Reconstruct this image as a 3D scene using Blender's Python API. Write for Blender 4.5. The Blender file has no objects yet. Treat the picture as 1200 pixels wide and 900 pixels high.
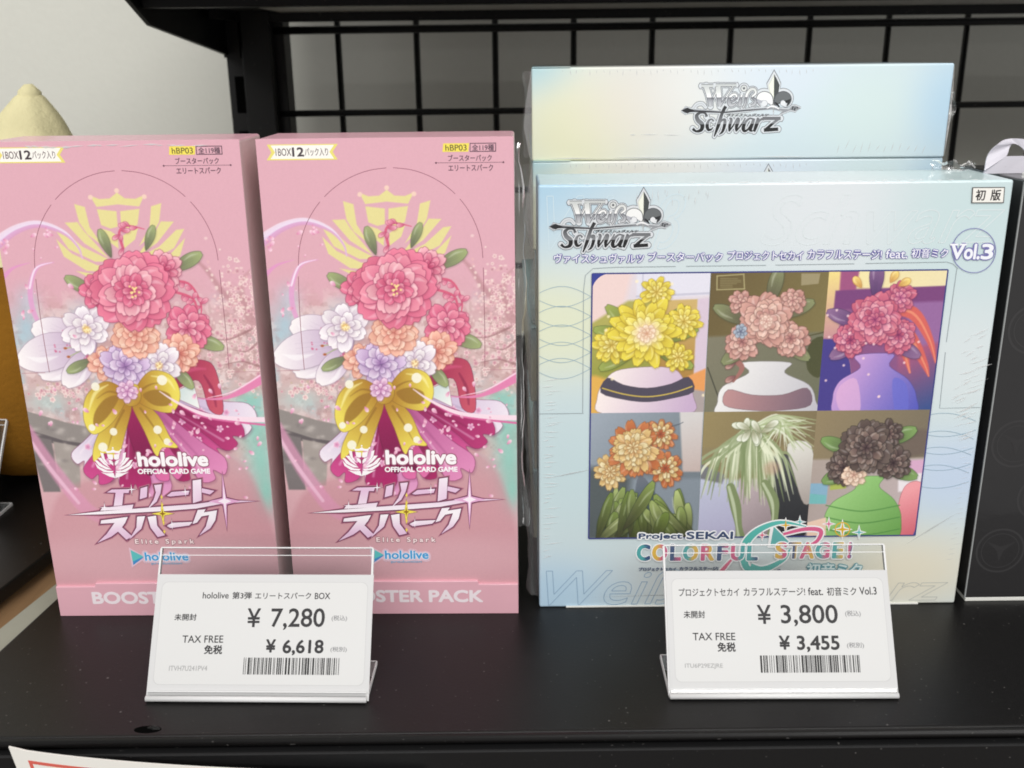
import bpy, bmesh, math, random
import numpy as np
from mathutils import Vector, Matrix, Euler
from mathutils.geometry import tessellate_polygon

random.seed(7)
RNG = np.random.default_rng(7)
SC = bpy.context.scene
COL = SC.collection
S = 0.01                                   # everything below is written in centimetres

# ------------------------------------------------------------------ camera
cam_d = bpy.data.cameras.new('camera')
cam = bpy.data.objects.new('camera', cam_d); COL.objects.link(cam)
SC.camera = cam
cam_d.sensor_width = 36.0
cam_d.lens = 36.0 * 1175.2 / 1200.0
cam_d.clip_start = 0.01; cam_d.clip_end = 50
_R = Matrix.Rotation(-0.0004, 4, 'Z') @ Matrix.Rotation(math.pi / 2 - 0.3128, 4, 'X') @ Matrix.Rotation(-0.0117, 4, 'Z')
cam.matrix_world = Matrix.Translation(Vector((-0.5515, -30.034, 17.60)) * S) @ _R
cam_d.dof.use_dof = True
cam_d.dof.focus_distance = 0.315
cam_d.dof.aperture_fstop = 26

# ------------------------------------------------------------------ light
SC.view_settings.view_transform = 'Standard'
SC.view_settings.look = 'None'
SC.view_settings.exposure = 0.0
SC.view_settings.gamma = 1.0
SC.cycles.filter_width = 1.8
SC.cycles.max_bounces = 10
SC.cycles.transparent_max_bounces = 16
SC.cycles.caustics_reflective = False
SC.cycles.caustics_refractive = False
w = bpy.data.worlds.new('World'); SC.world = w; w.use_nodes = True
bg = w.node_tree.nodes['Background']
bg.inputs[0].default_value = (1.0, 0.99, 0.975, 1); bg.inputs[1].default_value = 0.5

def area_lamp(name, loc, target, sx, sy, watts, col=(1, 0.985, 0.965)):
    l = bpy.data.lights.new(name, 'AREA'); l.shape = 'RECTANGLE'; l.size = sx; l.size_y = sy
    l.energy = watts; l.color = col
    o = bpy.data.objects.new(name, l); COL.objects.link(o)
    o.location = loc
    d = Vector(target) - Vector(loc)
    o.rotation_euler = d.to_track_quat('-Z', 'Y').to_euler()
    return o
# two rows of ceiling lamps over the shop aisle, and a farther row
area_lamp('ceiling_lamp', (0.10, -1.05, 1.65), (0, 0, 0.05), 1.8, 0.4, 17)
area_lamp('ceiling_lamp', (0.25, -4.2, 1.75), (0, 0, 0.05), 4.5, 0.9, 97)
area_lamp('ceiling_lamp', (-1.5, -0.7, 1.7), (-0.5, 0.3, 0.1), 0.5, 1.2, 6)
area_lamp('ceiling_lamp', (1.5, -1.3, 1.7), (0.1, 0, 0.05), 0.6, 1.2, 5)

# ------------------------------------------------------------------ colour helpers
def lin(c):
    c = np.asarray(c, float) / 255.0
    return np.where(c <= 0.04045, c / 12.92, ((c + 0.055) / 1.055) ** 2.4)
def L4(c):
    r = lin(c); return (float(r[0]), float(r[1]), float(r[2]), 1.0)

# ------------------------------------------------------------------ materials
MATS = {}
def new_mat(name):
    m = bpy.data.materials.new(name); m.use_nodes = True
    nt = m.node_tree; b = nt.nodes['Principled BSDF']
    return m, nt, b

def film_nodes(nt, b, strength=0.25, edge=None, coat=0.35):
    """clear shrink film over the print: a coat whose own normal is wrinkled, more so near the sides"""
    N = nt.nodes; K = nt.links
    tc = N.new('ShaderNodeTexCoord')
    mp = N.new('ShaderNodeMapping'); mp.inputs['Scale'].default_value = (60, 60, 260)
    mp.inputs['Rotation'].default_value = (0, 0.35, 0)
    K.new(tc.outputs['Object'], mp.inputs[0])
    nz = N.new('ShaderNodeTexNoise'); nz.inputs['Scale'].default_value = 1.0; nz.inputs['Detail'].default_value = 3
    K.new(mp.outputs[0], nz.inputs['Vector'])
    wide = N.new('ShaderNodeTexNoise'); wide.inputs['Scale'].default_value = 16; wide.inputs['Detail'].default_value = 1
    K.new(tc.outputs['Object'], wide.inputs['Vector'])
    ht = nz.outputs['Fac']
    if edge:
        sx = N.new('ShaderNodeSeparateXYZ'); K.new(tc.outputs['Object'], sx.inputs[0])
        ab = N.new('ShaderNodeMath'); ab.operation = 'ABSOLUTE'; K.new(sx.outputs[0], ab.inputs[0])
        mr = N.new('ShaderNodeMapRange'); mr.inputs['From Min'].default_value = edge[0] * S; mr.inputs['From Max'].default_value = edge[1] * S
        mr.inputs['To Min'].default_value = 0.06; mr.inputs['To Max'].default_value = 1.0
        K.new(ab.outputs[0], mr.inputs['Value'])
        mu = N.new('ShaderNodeMath'); mu.operation = 'MULTIPLY'; K.new(ht, mu.inputs[0]); K.new(mr.outputs[0], mu.inputs[1])
        ht = mu.outputs[0]
    ad = N.new('ShaderNodeMath'); ad.operation = 'ADD'; K.new(ht, ad.inputs[0]); K.new(wide.outputs['Fac'], ad.inputs[1])
    bp = N.new('ShaderNodeBump'); bp.inputs['Strength'].default_value = strength; bp.inputs['Distance'].default_value = 0.0012
    K.new(ad.outputs[0], bp.inputs['Height'])
    b.inputs['Coat Weight'].default_value = coat; b.inputs['Coat Roughness'].default_value = 0.06
    K.new(bp.outputs[0], b.inputs['Coat Normal'])

def paper(name, c, rough=0.45, film=None, spec=0.4, edge=None, tone=0.03):
    """printed card or paper: flat ink colour with the faint mottling of print"""
    if name in MATS: return MATS[name]
    m, nt, b = new_mat(name)
    N = nt.nodes; K = nt.links
    tc = N.new('ShaderNodeTexCoord'); nz = N.new('ShaderNodeTexNoise'); nz.inputs['Scale'].default_value = 90
    nz.inputs['Detail'].default_value = 4
    K.new(tc.outputs['Object'], nz.inputs['Vector'])
    hsv = N.new('ShaderNodeHueSaturation'); hsv.inputs['Color'].default_value = L4(c)
    mr = N.new('ShaderNodeMapRange'); mr.inputs['To Min'].default_value = 1 - tone; mr.inputs['To Max'].default_value = 1 + tone
    K.new(nz.outputs['Fac'], mr.inputs['Value']); K.new(mr.outputs[0], hsv.inputs['Value'])
    K.new(hsv.outputs[0], b.inputs['Base Color'])
    b.inputs['Roughness'].default_value = rough; b.inputs['Specular IOR Level'].default_value = spec
    if film: film_nodes(nt, b, film, edge)
    MATS[name] = m; return m

def inked(name, rough=0.45, film=None, edge=None, attr='Col'):
    """print in many inks: the ink of every dot is stored on the mesh"""
    if name in MATS: return MATS[name]
    m, nt, b = new_mat(name)
    a = nt.nodes.new('ShaderNodeVertexColor'); a.layer_name = attr
    nt.links.new(a.outputs['Color'], b.inputs['Base Color'])
    b.inputs['Roughness'].default_value = rough; b.inputs['Specular IOR Level'].default_value = 0.4
    if film: film_nodes(nt, b, film, edge)
    MATS[name] = m; return m

def black_metal(name, c=(26, 25, 26), rough=0.42, spec=0.35, bump=0.08, scale=900):
    if name in MATS: return MATS[name]
    m, nt, b = new_mat(name); N = nt.nodes; K = nt.links
    tc = N.new('ShaderNodeTexCoord')
    n1 = N.new('ShaderNodeTexNoise'); n1.inputs['Scale'].default_value = scale; n1.inputs['Detail'].default_value = 2
    K.new(tc.outputs['Object'], n1.inputs['Vector'])
    bp = N.new('ShaderNodeBump'); bp.inputs['Strength'].default_value = bump; bp.inputs['Distance'].default_value = 0.0004
    K.new(n1.outputs['Fac'], bp.inputs['Height']); K.new(bp.outputs[0], b.inputs['Normal'])
    n2 = N.new('ShaderNodeTexNoise'); n2.inputs['Scale'].default_value = 9; n2.inputs['Detail'].default_value = 5
    K.new(tc.outputs['Object'], n2.inputs['Vector'])
    mr = N.new('ShaderNodeMapRange'); mr.inputs['To Min'].default_value = rough - 0.07; mr.inputs['To Max'].default_value = rough + 0.09
    K.new(n2.outputs['Fac'], mr.inputs['Value']); K.new(mr.outputs[0], b.inputs['Roughness'])
    # pale dust specks that lie on the paint
    n3 = N.new('ShaderNodeTexNoise'); n3.inputs['Scale'].default_value = 900; n3.inputs['Detail'].default_value = 0
    K.new(tc.outputs['Object'], n3.inputs['Vector'])
    th = N.new('ShaderNodeMapRange'); th.inputs['From Min'].default_value = 0.80; th.inputs['From Max'].default_value = 0.90
    K.new(n3.outputs['Fac'], th.inputs['Value'])
    mx = N.new('ShaderNodeMix'); mx.data_type = 'RGBA'
    mx.inputs['A'].default_value = L4(c); mx.inputs['B'].default_value = L4((92, 90, 88))
    K.new(th.outputs[0], mx.inputs['Factor']); K.new(mx.outputs['Result'], b.inputs['Base Color'])
    b.inputs['Specular IOR Level'].default_value = spec
    MATS[name] = m; return m

def plain(name, c, rough=0.6, spec=0.3, scale=40, tone=0.06, bump=0.0, stretch=(1, 1, 1)):
    if name in MATS: return MATS[name]
    m, nt, b = new_mat(name); N = nt.nodes; K = nt.links
    tc = N.new('ShaderNodeTexCoord'); mp = N.new('ShaderNodeMapping'); mp.inputs['Scale'].default_value = stretch
    K.new(tc.outputs['Object'], mp.inputs[0])
    nz = N.new('ShaderNodeTexNoise'); nz.inputs['Scale'].default_value = scale; nz.inputs['Detail'].default_value = 6
    K.new(mp.outputs[0], nz.inputs['Vector'])
    hsv = N.new('ShaderNodeHueSaturation'); hsv.inputs['Color'].default_value = L4(c)
    mr = N.new('ShaderNodeMapRange'); mr.inputs['To Min'].default_value = 1 - 2 * tone; mr.inputs['To Max'].default_value = 1 + 2 * tone
    K.new(nz.outputs['Fac'], mr.inputs['Value']); K.new(mr.outputs[0], hsv.inputs['Value'])
    K.new(hsv.outputs[0], b.inputs['Base Color'])
    b.inputs['Roughness'].default_value = rough; b.inputs['Specular IOR Level'].default_value = spec
    if bump:
        bp = N.new('ShaderNodeBump'); bp.inputs['Strength'].default_value = bump; bp.inputs['Distance'].default_value = 0.002
        K.new(nz.outputs['Fac'], bp.inputs['Height']); K.new(bp.outputs[0], b.inputs['Normal'])
    MATS[name] = m; return m

def clear(name, tint=(250, 250, 250), gloss=1.0, rough=0.03, wrinkle=0.0, ior=1.49, veil=0.0):
    """thin clear plastic: lets the view through, mirrors the room by angle"""
    if name in MATS: return MATS[name]
    m = bpy.data.materials.new(name); m.use_nodes = True
    nt = m.node_tree; N = nt.nodes; K = nt.links
    N.remove(N['Principled BSDF']); out = N['Material Output']
    tr = N.new('ShaderNodeBsdfTransparent'); tr.inputs[0].default_value = L4(tint)
    gl = N.new('ShaderNodeBsdfGlossy'); gl.inputs['Roughness'].default_value = rough; gl.inputs['Color'].default_value = (gloss, gloss, gloss, 1)
    fr = N.new('ShaderNodeFresnel'); fr.inputs['IOR'].default_value = ior
    mx = N.new('ShaderNodeMixShader')
    K.new(fr.outputs[0], mx.inputs[0]); K.new(tr.outputs[0], mx.inputs[1]); K.new(gl.outputs[0], mx.inputs[2])
    last = mx.outputs[0]
    if veil:
        df = N.new('ShaderNodeBsdfDiffuse'); df.inputs['Color'].default_value = (0.92, 0.92, 0.92, 1)
        m2 = N.new('ShaderNodeMixShader'); m2.inputs[0].default_value = veil
        K.new(last, m2.inputs[1]); K.new(df.outputs[0], m2.inputs[2]); last = m2.outputs[0]
    K.new(last, out.inputs['Surface'])
    if wrinkle:
        tc = N.new('ShaderNodeTexCoord'); nz = N.new('ShaderNodeTexNoise'); nz.inputs['Scale'].default_value = 120; nz.inputs['Detail'].default_value = 3
        K.new(tc.outputs['Object'], nz.inputs['Vector'])
        bp = N.new('ShaderNodeBump'); bp.inputs['Strength'].default_value = wrinkle; bp.inputs['Distance'].default_value = 0.003
        K.new(nz.outputs['Fac'], bp.inputs['Height']); K.new(bp.outputs[0], gl.inputs['Normal']); K.new(bp.outputs[0], fr.inputs['Normal'])
    MATS[name] = m; return m

# ------------------------------------------------------------------ object helpers
def thing(name, label, cat, loc=(0, 0, 0), rot=(0, 0, 0), group=None):
    o = bpy.data.objects.new(name, None); COL.objects.link(o)
    o.empty_display_size = 0.02
    o.location = Vector(loc) * S; o.rotation_euler = rot
    o['label'] = label; o['category'] = cat
    if group: o['group'] = group
    return o
def tag(o, label=None, cat=None, group=None, kind=None):
    if label: o['label'] = label
    if cat: o['category'] = cat
    if group: o['group'] = group
    if kind: o['kind'] = kind
    return o
def link(name, me, mat, parent=None):
    o = bpy.data.objects.new(name, me); COL.objects.link(o)
    for m in (mat if isinstance(mat, (list, tuple)) else [mat]): me.materials.append(m)
    if parent: o.parent = parent
    return o
def copy_tree(o, parent=None):
    c = o.copy(); COL.objects.link(c)
    if parent: c.parent = parent
    for ch in list(o.children): copy_tree(ch, c)
    return c

class MB:
    """collects boxes, prisms, tubes in cm; build() links ONE mesh object"""
    def __init__(s): s.bm = bmesh.new()
    def box(s, x0, x1, y0, y1, z0, z1, bevel=0.0, seg=2):
        t = bmesh.new()
        r = bmesh.ops.create_cube(t, size=1.0)
        for v in t.verts:
            v.co = Vector(((x0 + x1) / 2 + v.co.x * (x1 - x0), (y0 + y1) / 2 + v.co.y * (y1 - y0), (z0 + z1) / 2 + v.co.z * (z1 - z0)))
        if bevel: bmesh.ops.bevel(t, geom=t.edges[:], offset=bevel, segments=seg, affect='EDGES', profile=0.5)
        s.merge(t)
    def merge(s, t):
        me = bpy.data.meshes.new('tmp'); t.to_mesh(me); t.free(); s.bm.from_mesh(me); bpy.data.meshes.remove(me)
    def prism(s, pts, axis, a, b, bevel=0.0, seg=2):
        """pts in the plane across axis: axis z -> (x,y); axis x -> (y,z); axis y -> (x,z)"""
        t = bmesh.new()
        def P(p, h):
            return {'z': (p[0], p[1], h), 'x': (h, p[0], p[1]), 'y': (p[0], h, p[1])}[axis]
        A = [t.verts.new(P(p, a)) for p in pts]; B = [t.verts.new(P(p, b)) for p in pts]
        n = len(pts)
        t.faces.new(A); t.faces.new(B[::-1])
        for i in range(n): t.faces.new((A[i], B[i], B[(i + 1) % n], A[(i + 1) % n]))
        bmesh.ops.recalc_face_normals(t, faces=t.faces[:])
        if bevel: bmesh.ops.bevel(t, geom=t.edges[:], offset=bevel, segments=seg, affect='EDGES', profile=0.5)
        s.merge(t)
    def tube(s, path, r, n=10, cap=True):
        t = bmesh.new(); rings = []
        P = [Vector(p) for p in path]
        for i, p in enumerate(P):
            d = (P[min(i + 1, len(P) - 1)] - P[max(i - 1, 0)]).normalized()
            up = Vector((0, 0, 1)) if abs(d.z) < 0.9 else Vector((0, 1, 0))
            a = d.cross(up).normalized(); b_ = d.cross(a).normalized()
            rr = r[i] if isinstance(r, (list, tuple)) else r
            rings.append([t.verts.new(p + (a * math.cos(k * 2 * math.pi / n) + b_ * math.sin(k * 2 * math.pi / n)) * rr) for k in range(n)])
        for i in range(len(rings) - 1):
            for k in range(n): t.faces.new((rings[i][k], rings[i][(k + 1) % n], rings[i + 1][(k + 1) % n], rings[i + 1][k]))
        if cap: t.faces.new(rings[0]); t.faces.new(rings[-1][::-1])
        bmesh.ops.recalc_face_normals(t, faces=t.faces[:])
        s.merge(t)
    def build(s, name, mat, parent=None, smooth=False):
        me = bpy.data.meshes.new(name)
        for v in s.bm.verts: v.co *= S
        s.bm.to_mesh(me); s.bm.free()
        if smooth:
            for p in me.polygons: p.use_smooth = True
        return link(name, me, mat, parent)

# ------------------------------------------------------------------ flat print: faces, polygons, lettering
def homography(src, dst):
    A = []
    for (x, y), (u, v) in zip(src, dst):
        A.append([x, y, 1, 0, 0, 0, -u * x, -u * y, -u]); A.append([0, 0, 0, x, y, 1, -v * x, -v * y, -v])
    return np.linalg.svd(np.array(A, float))[2][-1].reshape(3, 3)

class Face:
    """a printed face w x h cm. px() reads a drawing laid out on a slanted plan (four corners TL TR BL BR)."""
    def __init__(s, w, h, plan, place):
        s.w, s.h, s.place = w, h, place
        s.H = homography(plan, [(0, h), (w, h), (0, 0), (w, 0)]) if plan else None
        s.layer = 0.003
    def px(s, pts):
        p = np.asarray(pts, float).reshape(-1, 2)
        q = np.c_[p, np.ones(len(p))] @ s.H.T
        return q[:, :2] / q[:, 2:]
    def rect(s, x0, y0, x1, y1):
        xm, ym = (x0 + x1) / 2, (y0 + y1) / 2
        a = s.px([(x0, ym), (x1, ym), (xm, y0), (xm, y1)])
        return a[0, 0], a[3, 1], a[1, 0], a[2, 1]        # u0 v0 u1 v1
    def next(s, d=0.001):
        s.layer += d; return s.layer

class Print:
    """vector print on a Face: polygons with a colour each, stacked a few microns apart; build() links ONE mesh"""
    def __init__(s, face, px=True, d=0.001):
        s.f = face; s.usepx = px; s.n = face.next(d); s.V = []; s.T = []; s.C = []; s.MI = []; s.mi = 0
    def uv(s, pts): return s.f.px(pts) if s.usepx else np.asarray(pts, float).reshape(-1, 2)
    def raw(s, V2, tris, col=(0, 0, 0), flat=False):
        o = len(s.V); s.n += 0.0 if flat else 0.000015
        for (u, v) in V2: s.V.append((u, v, s.n)); s.C.append(col if not callable(col) else col(u, v))
        for t in tris:
            s.T.append(tuple(o + k for k in t)); s.MI.append(s.mi)
    def poly(s, pts, col=(0, 0, 0), smooth=0, already=False):
        p = np.asarray(pts, float) if already else s.uv(pts)
        if smooth: p = curve(p, smooth, True)
        v3 = [Vector((a, b, 0)) for a, b in p]
        s.raw([tuple(x) for x in p], tessellate_polygon([v3]), col)
    def ring(s, c, rx, ry, wd, col=(0, 0, 0), n=40, a0=0, a1=360):
        P = []
        for i in range(n + 1):
            a = math.radians(a0 + (a1 - a0) * i / n); P.append((c[0] + rx * math.cos(a), c[1] + ry * math.sin(a)))
        s.stroke(P, wd, col)
    def disc(s, c, rx, ry=None, col=(0, 0, 0), n=28):
        ry = ry or rx
        s.poly([(c[0] + rx * math.cos(2 * math.pi * i / n), c[1] + ry * math.sin(2 * math.pi * i / n)) for i in range(n)], col)
    def stroke(s, pts, wd, col=(0, 0, 0), smooth=0, dash=None, flat=False):
        p = np.asarray(pts, float)
        ws = np.full(len(p), wd, float) if np.isscalar(wd) else np.asarray(wd, float)
        if smooth:
            q = curve(np.c_[p, ws], smooth, False); p, ws = q[:, :2], q[:, 2]
        d = np.gradient(p, axis=0); d /= (np.linalg.norm(d, axis=1, keepdims=True) + 1e-9)
        nn = np.c_[-d[:, 1], d[:, 0]]
        A = s.uv(p + nn * ws[:, None] / 2); B = s.uv(p - nn * ws[:, None] / 2)
        k = len(p); V2 = [tuple(x) for x in A] + [tuple(x) for x in B]; T = []
        for i in range(k - 1):
            if dash and (i % (dash[0] + dash[1])) >= dash[0]: continue
            T += [(i, i + 1, k + i + 1), (i, k + i + 1, k + i)]
        s.raw(V2, T, col, flat)
    def star4(s, c, rx, ry, col=(0, 0, 0), waist=0.16, rot=0):
        P = []
        for i in range(8):
            a = math.pi / 4 * i + rot
            k = 1 if i % 2 == 0 else waist
            P.append((c[0] + rx * k * math.cos(a), c[1] + ry * k * math.sin(a)))
        s.poly(P, col)
    def text(s, body, box, col=(0, 0, 0), bold=0.0, shear=0.0, space=1.0, fit=True, ring=10):
        """lettering fitted to box = (x0, ytop, x1, ybottom); bold thickens every stroke by that many cm"""
        V2, T = glyphs(body, shear, space)
        u0, v0, u1, v1 = s.f.rect(*box) if s.usepx else box
        a = np.array(V2); mn = a.min(0); mx = a.max(0)
        u0 += bold; u1 -= bold; v0 += bold; v1 -= bold
        b = (a - mn) / (mx - mn + 1e-9) * np.array([u1 - u0, v1 - v0]) + np.array([u0, v0])
        if s.usepx:                                        # follow the slope of the line of writing
            e = s.f.px([(box[0], (box[1] + box[3]) / 2), (box[2], (box[1] + box[3]) / 2)])
            b[:, 1] += (b[:, 0] - e[:, 0].mean()) * (e[1, 1] - e[0, 1]) / (e[1, 0] - e[0, 0])
        if bold:
            for i in range(ring):
                t = 2 * math.pi * i / ring
                s.raw([(x + bold * math.cos(t), y + bold * math.sin(t)) for x, y in b], T, col)
        else:
            s.raw([tuple(x) for x in b], T, col)
        return b, T
    def build(s, name, mat, parent):
        s.f.layer = max(s.f.layer, s.n)
        me = bpy.data.meshes.new(name)
        me.from_pydata([tuple(np.array(s.f.place(u, v, n)) * S) for u, v, n in s.V], [], s.T)
        ca = me.color_attributes.new('Col', 'FLOAT_COLOR', 'POINT')
        c = np.ones((len(s.V), 4), np.float32); c[:, :3] = lin(np.array(s.C, float).reshape(-1, 3))
        ca.data.foreach_set('color', c.ravel())
        o = link(name, me, mat, parent)
        if max(s.MI + [0]): me.polygons.foreach_set('material_index', s.MI)
        return o

_GL = {}
def glyphs(body, shear=0.0, space=1.0):
    k = (body, shear, space)
    if k not in _GL:
        c = bpy.data.curves.new('t', 'FONT'); c.body = body; c.shear = shear; c.space_character = space
        c.fill_mode = 'FRONT'; c.resolution_u = 4
        o = bpy.data.objects.new('t', c); COL.objects.link(o)
        m = bpy.data.meshes.new_from_object(o.evaluated_get(bpy.context.evaluated_depsgraph_get()))
        m.calc_loop_triangles()
        _GL[k] = ([(v.co.x, v.co.y) for v in m.vertices], [tuple(t.vertices) for t in m.loop_triangles])
        bpy.data.objects.remove(o); bpy.data.curves.remove(c); bpy.data.meshes.remove(m)
    return _GL[k]

def curve(p, n, closed):
    """Catmull-Rom through p, n points per span"""
    p = np.asarray(p, float); out = []; k = len(p)
    R = range(k if closed else k - 1)
    for i in R:
        g = (lambda j: p[j % k]) if closed else (lambda j: p[min(max(j, 0), k - 1)])
        a, b, c, d = g(i - 1), g(i), g(i + 1), g(i + 2)
        for t in np.arange(n) / n:
            out.append(0.5 * (2 * b + (c - a) * t + (2 * a - 5 * b + 4 * c - d) * t * t + (3 * b - a - 3 * c + d) * t ** 3))
    if not closed: out.append(p[-1])
    return np.array(out)

# ------------------------------------------------------------------ painter for the printed pictures
class Canvas:
    def __init__(s, face, u0, v0, u1, v1, W, H, base=(200, 200, 200)):
        s.f = face; s.b = (u0, v0, u1, v1); s.W = W; s.H = H
        s.a = np.zeros((H, W, 3)); s.a[:] = base
        s.k = W / (u1 - u0)                                 # dots per cm
        gy, gx = np.mgrid[0:H, 0:W]; s.gx = gx + 0.5; s.gy = gy + 0.5
    def xy(s, pts):
        q = s.f.px(pts); return np.c_[(q[:, 0] - s.b[0]) * s.k, (q[:, 1] - s.b[1]) * s.k]
    def scale(s, at):
        a = s.xy([at, (at[0] + 1, at[1])]); return abs(a[1, 0] - a[0, 0])
    def win(s, p, m):
        x0 = max(int(p[:, 0].min() - m), 0); x1 = min(int(p[:, 0].max() + m) + 2, s.W)
        y0 = max(int(p[:, 1].min() - m), 0); y1 = min(int(p[:, 1].max() + m) + 2, s.H)
        return x0, x1, y0, y1
    def mix(s, x0, x1, y0, y1, col, al):
        t = s.a[y0:y1, x0:x1]; s.a[y0:y1, x0:x1] = t + (np.asarray(col, float) - t) * al[..., None]
    def grad(s, g, X, Y):
        (p0, c0), (p1, c1) = g
        q = s.xy([p0, p1]); d = q[1] - q[0]
        t = np.clip(((X - q[0, 0]) * d[0] + (Y - q[0, 1]) * d[1]) / (d @ d + 1e-9), 0, 1)[..., None]
        return np.asarray(c0, float) * (1 - t) + np.asarray(c1, float) * t
    def fill(s, pts, col, smooth=6, soft=0.8, alpha=1.0, line=None, lw=0.7, wob=None):
        p = s.xy(pts)
        if smooth: p = curve(p, smooth, True)
        x0, x1, y0, y1 = s.win(p, soft * 2 + 2)
        if x1 <= x0 or y1 <= y0: return
        X = s.gx[y0:y1, x0:x1]; Y = s.gy[y0:y1, x0:x1]
        ins = np.zeros(X.shape, bool); dist = np.full(X.shape, 1e9)
        for i in range(len(p)):
            a, b = p[i], p[(i + 1) % len(p)]
            if abs(b[1] - a[1]) > 1e-9:
                c = ((a[1] > Y) != (b[1] > Y)) & (X < (b[0] - a[0]) * (Y - a[1]) / (b[1] - a[1]) + a[0]); ins ^= c
            d = b - a; t = np.clip(((X - a[0]) * d[0] + (Y - a[1]) * d[1]) / (d @ d + 1e-9), 0, 1)
            dist = np.minimum(dist, np.hypot(X - a[0] - t * d[0], Y - a[1] - t * d[1]))
        sd = np.where(ins, dist, -dist)
        al = np.clip(sd / (2 * soft) + 0.5, 0, 1) * alpha
        c = s.grad(col, X, Y) if isinstance(col[0], tuple) and isinstance(col[0][0], tuple) else col
        s.mix(x0, x1, y0, y1, c, al)
        if line is not None:
            s.mix(x0, x1, y0, y1, line, np.clip(1 - (np.abs(sd) - lw * 0.5) / 0.8, 0, 1) * 0.42 * alpha)
    def stroke(s, pts, wd, col, smooth=6, soft=0.8, alpha=1.0):
        q = s.xy(pts); k = s.scale(pts[0])
        ws = (np.full(len(q), wd, float) if np.isscalar(wd) else np.asarray(wd, float)) * k
        z = np.c_[q, ws]
        if smooth: z = curve(z, smooth, False)
        p = z[:, :2]; ws = z[:, 2]
        x0, x1, y0, y1 = s.win(p, ws.max() + soft * 2 + 2)
        if x1 <= x0 or y1 <= y0: return
        X = s.gx[y0:y1, x0:x1]; Y = s.gy[y0:y1, x0:x1]; best = np.full(X.shape, -1e9)
        for i in range(len(p) - 1):
            a, b = p[i], p[i + 1]; d = b - a
            t = np.clip(((X - a[0]) * d[0] + (Y - a[1]) * d[1]) / (d @ d + 1e-9), 0, 1)
            best = np.maximum(best, (ws[i] * (1 - t) + ws[i + 1] * t) / 2 - np.hypot(X - a[0] - t * d[0], Y - a[1] - t * d[1]))
        s.mix(x0, x1, y0, y1, col, np.clip(best / (2 * soft) + 0.5, 0, 1) * alpha)
    def blob(s, c, rx, ry, col, alpha=1.0, hard=1.0):
        q = s.xy([c])[0]; k = s.scale(c); rx *= k; ry *= k
        p = np.array([[q[0] - 2 * rx, q[1] - 2 * ry], [q[0] + 2 * rx, q[1] + 2 * ry]])
        x0, x1, y0, y1 = s.win(p, 1)
        if x1 <= x0 or y1 <= y0: return
        X = s.gx[y0:y1, x0:x1]; Y = s.gy[y0:y1, x0:x1]
        d = ((X - q[0]) / rx) ** 2 + ((Y - q[1]) / ry) ** 2
        s.mix(x0, x1, y0, y1, col, alpha * np.exp(-d ** hard))
    def noise(s, cell, seed=0, oct=4):
        r = np.random.default_rng(seed); out = np.zeros((s.H, s.W)); amp = 1.0; tot = 0
        for o in range(oct):
            n0, n1 = int(s.H / cell) + 3, int(s.W / cell) + 3
            g = r.random((n0, n1)); y = s.gy / cell; x = s.gx / cell
            i = y.astype(int); j = x.astype(int); fy = y - i; fx = x - j
            fy = fy * fy * (3 - 2 * fy); fx = fx * fx * (3 - 2 * fx)
            out += amp * (g[i, j] * (1 - fy) * (1 - fx) + g[i + 1, j] * fy * (1 - fx) + g[i, j + 1] * (1 - fy) * fx + g[i + 1, j + 1] * fy * fx)
            tot += amp; amp *= 0.5; cell = max(cell / 2, 1.5)
        return out / tot
    def petal(s, c, ang, L, Wd, base, tip, line=None, lw=0.6, notch=0.0, bend=0.0):
        ca, sa = math.cos(ang), math.sin(ang)
        prof = [(0, 0.08), (0.25, 0.34), (0.55, 0.5), (0.82, 0.42), (1.0 - notch * 0.3, 0.16), (1 - notch, 0.0)]
        loc = [(t * L, h * Wd) for t, h in prof] + [(t * L, -h * Wd) for t, h in prof[-2::-1]]
        P = []
        for t, h in loc:
            h += bend * (t / L) ** 2 * L
            P.append((c[0] + t * ca - h * sa, c[1] + t * sa + h * ca))
        e = (c[0] + L * ca, c[1] + L * sa)
        if L > 9:                                          # printed tone where one petal lies over the next
            s.fill([(x + .5, y + 1.0) for x, y in P], tuple(np.array(base) * .62), smooth=3, soft=3.0, alpha=0.34)
        dark = tuple(np.array(base) * .86 + np.array((14, 0, 10)))
        s.fill(P, ((tuple(c), dark), (e, tip)), smooth=3, soft=0.8, line=line, lw=lw)
        if L > 9:
            m = lambda t, h: (c[0] + t * L * ca - h * sa, c[1] + t * L * sa + h * ca)
            lite = tuple(np.clip(np.array(tip) * .5 + 132, 0, 255))
            s.stroke([m(.5, -.2 * Wd), m(.72, -.24 * Wd), m(.9, -.1 * Wd)], [.4, .16 * Wd, .4], lite, smooth=4, soft=1.6, alpha=.5)
            for h in (-.14, 0, .14):
                s.stroke([m(.15, h * .4 * Wd), m(.72, h * Wd)], [.8, .2], tuple(np.array(base) * .8), smooth=0, alpha=.25)
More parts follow.
